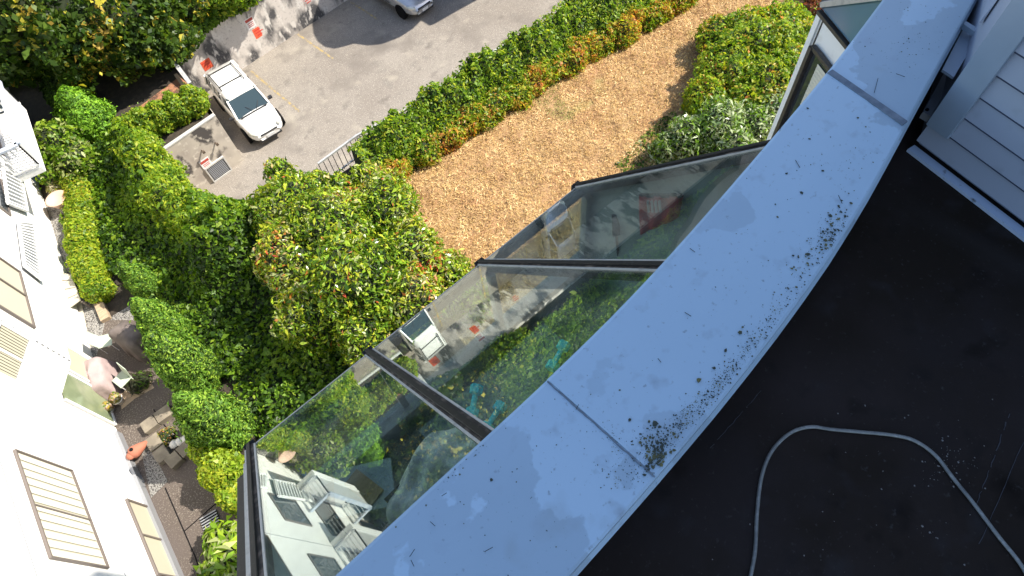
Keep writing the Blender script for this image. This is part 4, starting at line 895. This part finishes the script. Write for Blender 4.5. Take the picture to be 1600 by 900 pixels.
for px, r_ in (((1265, 218), .0045), ((1285, 268), .005), ((1252, 302), .006), ((1297, 338), .006), ((1228, 272), .0045), ((1236, 420), .0055), ((1262, 398), .006), ((1115, 576), .006), ((1091, 594), .0075), ((1134, 548), .006), ((1156, 520), .006), ((984, 656), .0055), ((1023, 662), .007), ((1030, 668), .004), ((768, 749), .006), ((987, 690), .004), ((1215, 340), .004), ((1211, 320), .003), ((1340, 185), .005), ((1262, 170), .0045), ((1240, 418), .004), ((1247, 402), .005), ((1160, 512), .004), ((968, 610), .003)):
    p = g(*px, CZ+.004); sp.append((p.x, p.y, cz(p.x), r_))
specks('lichen', sp, par, M['lichen'])
# scratches / needles
nd = MB()
for a, b_ in (((757, 862), (770, 855)), ((1218, 205), (1226, 185)), ((672, 815), (680, 822)), ((1196, 60), (1190, 72)), ((1078, 388), (1086, 394)), ((1310, 305), (1316, 318)), ((1028, 560), (1033, 566)), ((640, 870), (648, 858)), ((900, 640), (904, 632)), ((1372, 122), (1366, 145)), ((1400, 115), (1414, 120)), ((1070, 488), (1080, 494)), ((642, 875), (647, 885)), ((690, 775), (698, 770)), ((1243, 250), (1250, 262))):
    nd.bar(g(*a, CZ+.0085), g(*b_, CZ+.0085), .0013, .001)
nd.build('pine_needles', M['black'], par)
# deck
MB().prism([(x, sm(ie, x)+.011) for x in xs_]+[(2.9, -6), (-5, -6), (-5, .3)], DZ-.25, DZ).build('roof_deck', M['membrane'], kind='structure', label='dark bituminous roof deck')
# hose
hp = [(1168, 930), (1172, 905), (1180, 860), (1183, 800), (1190, 745), (1206, 705), (1234, 677), (1266, 667), (1300, 671), (1345, 675), (1395, 680), (1430, 689), (1462, 712), (1490, 748), (1520, 785), (1560, 838), (1590, 875), (1608, 905), (1625, 950)]
W = [g(*p, DZ+.007) for p in hp]; cv = []
for i in range(1, len(W)-2):
    p0, p1, p2, p3 = W[i-1], W[i], W[i+1], W[i+2]
    for k in range(8):
        t = k/8; cv.append(.5*((2*p1)+(p2-p0)*t+(2*p0-5*p1+4*p2-p3)*t*t+(3*p1-p0-3*p2+p3)*t**3))
MB().tube(cv, .0056, 12).build('garden_hose', M['hose'], None, True, label='thin translucent grey hose looped on the black roof deck', cat='hose')
sp = []
for cx, cy, sx, sy, n in ((1490, 712, 22, 14, 46), (1480, 745, 20, 14, 26), (1460, 835, 16, 8, 14), (1400, 690, 90, 60, 30), (1300, 850, 130, 50, 24)):
    for _ in range(n):
        p = g(random.gauss(cx, sx), random.gauss(cy, sy), DZ); sp.append((p.x, p.y, DZ+.001, .0007+.0024*random.random()**2))
cb = specks('roof_grit', sp, None, M['crumb'], label='pale grit crumbs scattered on the roof deck around the hose', hh=.0015); tag(cb, cat='debris')
# seams of the membrane
ms = MB()
for a, b_, w_ in (((1579, 640), (1548, 730), .0022), ((1546, 735), (1520, 800), .0014), ((1600, 690), (1530, 850), .0012), ((1110, 700), (1190, 610), .0016)):
    pa = [g(a[0]+(b_[0]-a[0])*k/14+random.uniform(-1.2, 1.2), a[1]+(b_[1]-a[1])*k/14, DZ+.001) for k in range(15)]
    for p, q in zip(pa[:-1], pa[1:]):
        if random.random() < .85: ms.bar(p, q, w_*random.uniform(.6, 1.3), .001)
ms.build('membrane_seam', mat('seam_line', (.06, .06, .07), .6), kind='structure', label='faint overlap seam in the roof membrane')
# ------------------------------------------------------------------ upper storey with lap siding
up_ = empty('upper_storey', (2.19, .15, DZ), label='blue-grey lap-sided upper storey wall rising from the roof deck at right', cat='building')
K0 = Vector((*g(1433, 221, DZ+.03)[:2], 0)); K1 = Vector((*g(1600, 347, DZ+.03)[:2], 0)); ks = (K1-K0).normalized(); K2 = K0+ks*5
kn = Vector((ks.y, -ks.x, 0)); kn = kn if kn.x < 0 else -kn
TOPZ = 23.4
MB().prism([K0-kn*.03, (3.05, .42), (6, .9), (9, 1.2), (9, -7), K2-kn*.03], 17.9, TOPZ).build('wall_core', M['siding'], up_)
bd = MB(); z = DZ+.045; ex = .093
while z < 22.0:
    a, b_ = K0+kn*.004, K2+kn*.004
    bd.add([a+kn*.010+Vector((0, 0, z)), b_+kn*.010+Vector((0, 0, z)), b_+Vector((0, 0, z+ex)), a+Vector((0, 0, z+ex)), a+Vector((0, 0, z)), b_+Vector((0, 0, z))], [(0, 1, 2, 3), (4, 5, 1, 0), (4, 0, 3)]); z += ex
bd.build('lap_siding', M['siding'], up_)
lp = MB(); z = DZ+.045  # dark bars paint in the shade line at each board's lower lip
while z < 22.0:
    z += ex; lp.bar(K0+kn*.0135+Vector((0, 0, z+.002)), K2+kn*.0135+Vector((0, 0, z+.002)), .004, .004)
lp.build('lap_shadow_bars', M['lapline'], up_)
# corner board
MB().bar(K0+ks*.045+kn*.022+Vector((0, 0, DZ+.14)), K0+ks*.045+kn*.022+Vector((0, 0, 22)), .02, .09, up=ks).build('corner_board', M['trimgrey'], up_, bevel=.002)
kp = Vector((kn.x*-1, kn.y*-1, 0))
MB().bar(K0+kn*.02+Vector((0, 0, DZ+.006)), K2+kn*.02+Vector((0, 0, DZ+.006)), .036, .014).build('base_flashing', M['white_trim'], up_)
# side face toward the coping: siding, shelf flashing, box
Sd = Vector((.975, .22, 0)); sn = Vector((-.22, .975, 0))
sb = MB(); z = 18.44
while z < 22:
    a, b_ = K0+Sd*.22+sn*.012, K0+Sd*.9+sn*.012
    sb.add([a+sn*.008+Vector((0, 0, z)), b_+sn*.008+Vector((0, 0, z)), b_+Vector((0, 0, z+ex)), a+Vector((0, 0, z+ex)), a+Vector((0, 0, z)), b_+Vector((0, 0, z))], [(3, 2, 1, 0), (0, 1, 5, 4), (3, 0, 4)]); z += ex
sb.build('lap_siding', M['siding'], up_)
q4 = [g(*p, 18.33) for p in ((1470, 112), (1488, 124), (1525, 62), (1503, 48))]
MB().slab(q4[0], q4[1], q4[2], q4[3], .01, nrm=Vector((0, 0, 1))).build('shelf_flashing', M['trimgrey'], up_)
q5 = [g(*p, 18.36) for p in ((1501, 45), (1526, 62), (1529, 55), (1504, 40))]
MB().slab(*q5, .02, nrm=Vector((0, 0, 1))).build('drip_strip', M['trimgrey'], up_)
q6 = [g(*p, 18.16) for p in ((1436, 184), (1448, 191), (1487, 126), (1473, 115))]
bx = MB().slab(q6[0], q6[1], q6[2], q6[3], .03, nrm=Vector((0, 0, 1))).build('scupper_box', M['greymetal'], up_)
c = g(1449, 171, 18.195); MB().lathe(c, [(.006, -.004), (.006, .002)], 12).build('hole', M['black'], bx)


# facade and floors below
fc = empty('building_facade', (0, .4, TZ), label='facade of the viewer\'s own building below the coping, hidden behind the glass roof', cat='building')
xsf = [x for x in xs_]
def strip(x0, x1, z0, z1):
    P_ = [(x0+(x1-x0)*k/8, sm(oe, x0+(x1-x0)*k/8)-.03) for k in range(9)]
    return MB().prism(P_+[(x1, sm(oe, x1)-.2), (x0, sm(oe, x0)-.2)], z0, z1)
for a in ((-2.9, -.75, TZ-.1, 17.89), (2.85, 3.0, TZ-.1, 17.89), (-.75, 2.85, TZ-.1, 13.9), (-.75, 2.85, 17.62, 17.89)): strip(*a).build('wall', M['stucco'], fc)
MB().prism([(-3, .3), (-3, -7), (-20, -7), (-20, 2.2), (-8, .9)], TZ-.1, 17.5).build('side_wing', M['stucco'], fc)
MB().prism([(3.05, .55), (6, .9), (9, .6), (14, -1.5), (30, -2.5), (34.6, -2.5), (34.6, 3.3), (37, 2.0), (60, 2), (60, -8), (3.05, -8)], TZ-.1, 17.85).build('long_wing', M['stucco'], fc)

MB().prism([(5.2, .5), (5.3, .85), (14, 1.1), (14, -1)], TZ-.1, 15.3).build('lower_wing', M['stucco'], fc)
# ------------------------------------------------------------------ sunroom
EZ = 15.5
P1 = g(392, 700, EZ); P4 = g(905, 290, EZ); eu = (P4-P1).normalized(); oo = Vector((-eu.y, eu.x, 0)); 
if oo.y < 0: oo = -oo
TH = math.radians(48.5); gnm = oo*math.sin(TH)+Vector((0, 0, math.cos(TH))); gup = -oo*math.cos(TH)+Vector((0, 0, math.sin(TH)))
def S(u, v, w_=0): return P1+eu*u+gup*v+gnm*w_
sr_ = empty('sunroom', (P1.x, P1.y, 14), label='lean-to sunroom with three sloping glass panes below the coping', cat='sunroom')
RU = [0.0, 1.085, 2.25, 3.39]
for k in range(3):
    MB().slab(S(RU[k]+.02, .02), S(RU[k+1]-.02, .02), S(RU[k+1]-.02, 2.6), S(RU[k]+.02, 2.6), .006, nrm=gnm).build('glass_pane', M['glass'], sr_, label=('bottom left glass pane reflecting the white building', 'middle glass pane reflecting the white wagon', 'upper right glass pane reflecting the silver sedan')[k])
for k, u in enumerate(RU):
    r_ = MB().bar(S(u, -.05, -.03), S(u, 2.75, -.03), .062, .09, up=gnm).build('rafter', M['rafter'], sr_, bevel=.006)
    MB().bar(S(u-.004, -.07, .024), S(u-.004, 2.75, .024), .030, .014, up=gnm).build('glazing_cap', M['caprubber'], r_, bevel=.003)
    for s in (-1, 1): MB().bar(S(u+s*.038, .0, .010), S(u+s*.038, 2.75, .010), .012, .008, up=gnm).build('gasket', M['palemetal'], r_)
    MB().box(S(u, -.065, -.01), (.09, .05, .08), math.atan2(eu.y, eu.x)).build('end_cap', M['caprubber'], r_, bevel=.006)
MB().bar(S(-.135, .18, -.1), S(-.135, 2.75, -.1), .07, .06, up=gnm).build('side_flashing', M['caprubber'], sr_)
MB().bar(S(-.085, .10, -.05), S(-.085, 2.75, -.05), .016, .03, up=gnm).build('side_trim', M['palemetal'], sr_)
MB().bar(S(3.47, .0, -.05), S(3.47, 2.75, -.05), .07, .05, up=gnm).build('side_flashing', M['rafter'], sr_)
MB().bar(S(0, -.015, -.012), S(3.39, -.015, -.012), .03, .03, up=gnm).build('eave_rail', M['palemetal'], sr_)
MB().bar(S(0, .0, -.055), S(3.39, .0, -.055), .08, .06, up=gnm).build('eave_beam', M['rafter'], sr_)
# vertical front below the eave
FZ = 14.0
def Fp(u, z, w_=0): return Vector((P1.x, P1.y, 0))+eu*u-oo*(.05+w_)+Vector((0, 0, z))
MB().slab(Fp(0, FZ), Fp(3.39, FZ), Fp(3.39, 14.45), Fp(0, 14.45), .08, nrm=-oo).build('knee_wall', M['wallin'], sr_)
MB().bar(Fp(0, 14.47, .06), Fp(3.39, 14.47, .06), .16, .03).build('sill', M['palemetal'], sr_)
for u in RU: MB().box(Fp(u, 14.95, .04), (.06, .07, .98), math.atan2(eu.y, eu.x)).build('front_post', M['palemetal'], sr_)
for k in range(3): MB().slab(Fp(RU[k]+.04, 14.5, .03), Fp(RU[k+1]-.04, 14.5, .03), Fp(RU[k+1]-.04, 15.40, .03), Fp(RU[k]+.04, 15.40, .03), .006, nrm=oo).build('front_pane', M['glass'], sr_)
MB().prism([Fp(-.1, 0, .02), Fp(3.5, 0, .02), Fp(3.5, 0, 4), Fp(-.1, 0, 4)], FZ-.15, FZ).build('floor', M['floorin'], sr_)
for u in (-.06, 3.44): 
    a = Fp(u, 0, .0); b_ = Fp(u, 0, 4); t_ = eu*.04
    # end wall: trapezoid following the roof slope
    zt = lambda w__: 15.40+w__*math.tan(TH)
    V_ = []
    for s in (0, 1):
        o_ = t_*s; V_ += [Fp(u, FZ)+o_, Fp(u, FZ, 4)+o_, Fp(u, 17.6, 4)+o_, Fp(u, 17.6, (17.6-15.40)/math.tan(TH))+o_, Fp(u, 15.40)+o_]
    MB().add(V_, [(0, 1, 2, 3, 4), (9, 8, 7, 6, 5), (0, 4, 9, 5), (4, 3, 8, 9), (3, 2, 7, 8)]).build('end_wall', M['wallin'], sr_)
MB().slab(Fp(-.1, FZ, 4), Fp(3.5, FZ, 4), Fp(3.5, 17.8, 4), Fp(-.1, 17.8, 4), .05, nrm=-oo).build('back_wall', M['wallin'], sr_)
# things inside
def dumbbell(px, z, ang, label):
    c = g(*px, z); r = empty('dumbbell', c, ang, label=label, cat='dumbbell', group='teal dumbbells behind the glass'); r['_local'] = 1
    MB().tube([(-.08, 0, .055), (.08, 0, .055)], .026, 12).build('handle', M['teal'], r, True)
    for s in (-1, 1): MB().tube([(s*.065, 0, .055), (s*.07, 0, .055), (s*.145, 0, .055), (s*.15, 0, .055)], [.045, .058, .058, .045], 6).build('weight', M['teal'], r)
BZ = 14.62
sh = empty('low_bench', g(760, 620, FZ), label='dark low bench inside the sunroom carrying the dumbbells', cat='bench')
c = g(790, 620, BZ)
MB().box((c.x, c.y+.05, BZ-.02), (1.5, .5, .03), -.07).build('top', M['floorin'], sh)
for dx in (-.65, .65): MB().box((c.x+dx, c.y+.05, (FZ+BZ)/2-.02), (.04, .4, BZ-FZ-.03)).build('leg', M['black'], sh)
dumbbell((772, 655), BZ, math.radians(12), 'nearest bright teal dumbbell, just above the coping'); dumbbell((742, 630), BZ, math.radians(35), 'teal dumbbell standing in for the reflected ghost left of the bright one'); dumbbell((872, 560), BZ, math.radians(15), 'teal dumbbell farther up, close to the middle coping')  # the second one is a solid copy in place of a reflected ghost
# draped cloth over a chair
cc = g(690, 752, 15.0); cl = MB(); nx = 28
for i in range(nx+1):
    for j in range(nx+1):
        u, v = i/nx*2-1, j/nx*2-1; rr = math.hypot(u*math.sqrt(1-v*v/2), v*math.sqrt(1-u*u/2)); X_, Y_ = u*math.sqrt(1-v*v/2), v*math.sqrt(1-u*u/2)
        z = .32*(1-rr**3)+.05*math.sin(7*X_+3*Y_)*(1-rr*.3)+.035*math.sin(11*Y_-6*X_)
        cl.v.append((cc.x+X_*.50, cc.y+Y_*.34*(1+.15*math.sin(4*X_)), 14.95+z))
for i in range(nx):
    for j in range(nx): q = i*(nx+1)+j; cl.f.append((q, q+nx+1, q+nx+2, q+1)); cl.m.append(0)
o = cl.build('draped_blanket', M['cloth'], None, True, label='grey marbled blanket heaped behind the glass beside the coping', cat='blanket'); md = o.modifiers.new('s', 'SOLIDIFY'); md.thickness = .01
e = empty('side_table', (cc.x, cc.y, FZ), label='dark stand under the grey blanket', cat='table')
MB().box((cc.x, cc.y, 14.92), (.8, .5, .04)).build('top', M['black'], e)
for dx in (-.36, .36):
    for dy in (-.2, .2): MB().box((cc.x+dx, cc.y+dy, 14.45), (.04, .04, .9)).build('leg', M['black'], e)
# pine board and red towel, black strap
a = g(548, 745, 14.6); b_ = g(590, 778, 14.6); MB().bar(a, b_, .16, .03).build('pine_board', M['woodlit'], label='pale pine board behind the lower glass pane', cat='board', bevel=.003)
e = empty('pot_shelf', g(560, 760, FZ), label='dark shelf under the pine board in the sunroom', cat='shelf'); c = g(569, 762, 14.57); MB().box((c.x, c.y, 14.565), (.5, .4, .03), -.6).build('top', M['wallin'], e); MB().box((c.x, c.y, 14.27), (.3, .3, .52), -.6).build('base', M['wallin'], e)
e0 = P1+eu*3.36
rt_ = MB(); A, B_, Cq, Dq = [onplane(*q, e0, -eu) for q in ((1003, 303), (1068, 303), (1062, 338), (1006, 362))]
for i in range(13):
    for j in range(9): p = A.lerp(B_, i/12).lerp(Dq.lerp(Cq, i/12), j/8)-eu*(.02+.02*math.sin(i*1.4+j*.2)); rt_.v.append(tuple(p))
for i in range(12):
    for j in range(8): q = i*9+j; rt_.f.append((q, q+9, q+10, q+1)); rt_.m.append(0)
o = rt_.build('red_towel', M['redcloth'], None, True, label='red towel with white stripes seen through the upper right pane', cat='towel'); md = o.modifiers.new('s', 'SOLIDIFY'); md.thickness = .01
st = MB()
for k in range(4): st.bar(onplane(1012+6*k, 314, e0-eu*.055, -eu), onplane(1014+6*k, 331, e0-eu*.055, -eu), .018, .01)
st.build('stripes', M['signwhite'], o)
MB().bar(A-eu*.02, B_-eu*.02, .025, .025).build('towel_rail', M['black'], label='thin dark rail carrying the red towel', cat='rail')
e = empty('floor_lamp', g(962, 400, FZ), label='slim black stand seen through the upper right pane beside the towel', cat='lamp')
a, b_ = g(963, 368, 15.2), g(966, 400, 14.8)
MB().bar(g(962, 335, 15.4), a, .07, .02).build('head', M['black'], e); MB().tube([a, b_, (b_.x, b_.y, FZ)], .012, 8).build('stem', M['black'], e)

# ------------------------------------------------------------------ neighbouring sunroom (top right)
ns = empty('neighbour_sunroom', (6, 1.86, 14), label='neighbouring pale sunroom with blinds and a blue glass roof above the coping', cat='sunroom')
NT = 15.5
A = g(1280, 20, NT); B_ = g(1327, 78, NT); nd_ = (B_-A); nd_.z = 0; nd_.normalize(); A0 = Vector((A.x, A.y, 0)); Bx = A0+nd_*1.9
nout = Vector((-nd_.y, nd_.x, 0)); nout = nout if nout.dot(-A0) > 0 else -nout
MB().prism([A0, Bx, Bx-nout*.16, A0-nout*.16], 12.8, NT).build('end_wall', M['white'], ns)
MB().bar(A0+nout*.01+Vector((0, 0, NT+.02)), Bx+nout*.01+Vector((0, 0, NT+.02)), .05, .04).build('top_frame', M['darkframe'], ns)
MB().bar(A0+nd_*.03+nout*.012+Vector((0, 0, 12.8)), A0+nd_*.03+nout*.012+Vector((0, 0, NT)), .02, .07, up=nd_).build('corner_trim', M['white'], ns)
MB().bar(A0+nd_*.10+nout*.004+Vector((0, 0, 12.8)), A0+nd_*.10+nout*.004+Vector((0, 0, NT)), .012, .012, up=nd_).build('corner_gap', M['darkframe'], ns)

t = nd_; n = nout; e_ = Vector((0, 0, 1))
Wa = onplane(1273, 72, A0+n*.02, n); wu = (Wa-A0).dot(t); wz = Wa.z
def NQ(u, z, o=0): return A0+t*u+n*(.02+o)+e_*z
f = MB().bar(NQ(wu, 13.0, .02), NQ(wu, wz, .02), .07, .05, up=t).bar(NQ(wu, wz, .02), NQ(wu+1.3, wz, .02), .05, .04).bar(NQ(wu+1.3, 13.0, .02), NQ(wu+1.3, wz, .02), .05, .05, up=t)
wo = f.build('window', M['darkframe'], ns)
MB().slab(NQ(wu, 13.0), NQ(wu+1.3, 13.0), NQ(wu+1.3, wz), NQ(wu, wz), .006, nrm=n).build('pane', M['winglass'], wo)
s_ = MB()
for k in range(46): z = 13.0+k*(wz-13.1)/46; s_.slab(NQ(wu+.16, z, .010), NQ(wu+1.28, z, .010), NQ(wu+1.28, z+.050, .014), NQ(wu+.16, z+.050, .014), .003, nrm=n)
s_.build('blinds', M['blind'], wo)
# its glass roof rises away from the end wall
ft = -nout; sl_ = (ft*.6+nd_*.25); R0 = A0+e_*(NT+.07)
Gq = [R0, R0+ft*2.2+Vector((0, 0, .0)), R0+ft*2.2+nd_*1.9+e_*1.55, R0+nd_*1.9+e_*1.55]
MB().add([A0+e_*(NT+.06), Bx+e_*(NT+.06), Bx+e_*(NT+1.6), A0+e_*(NT+.06)-nout*.02, Bx+e_*(NT+.06)-nout*.02, Bx+e_*(NT+1.6)-nout*.02], [(0, 1, 2), (5, 4, 3), (0, 2, 5, 3)]).build('gable_pane', mat('blue_reflecting_glass', (.09, .17, .25), .08, spec=.9), ns)
MB().slab(*Gq, .02).build('roof_pane', mat('roof_glass', (.08, .17, .24), .06, spec=1), ns)
for k in (0, .5, 1.0): MB().bar(Gq[0].lerp(Gq[1], k)+e_*.03, Gq[3].lerp(Gq[2], k)+e_*.03, .06, .05).build('rafter', M['palemetal'], ns)
MB().bar(Gq[0]+e_*.02, Gq[1]+e_*.02, .08, .06).build('eave_rail', M['darkframe'], ns)
for o in bpy.data.objects:
    if '_local' in o: del o['_local']
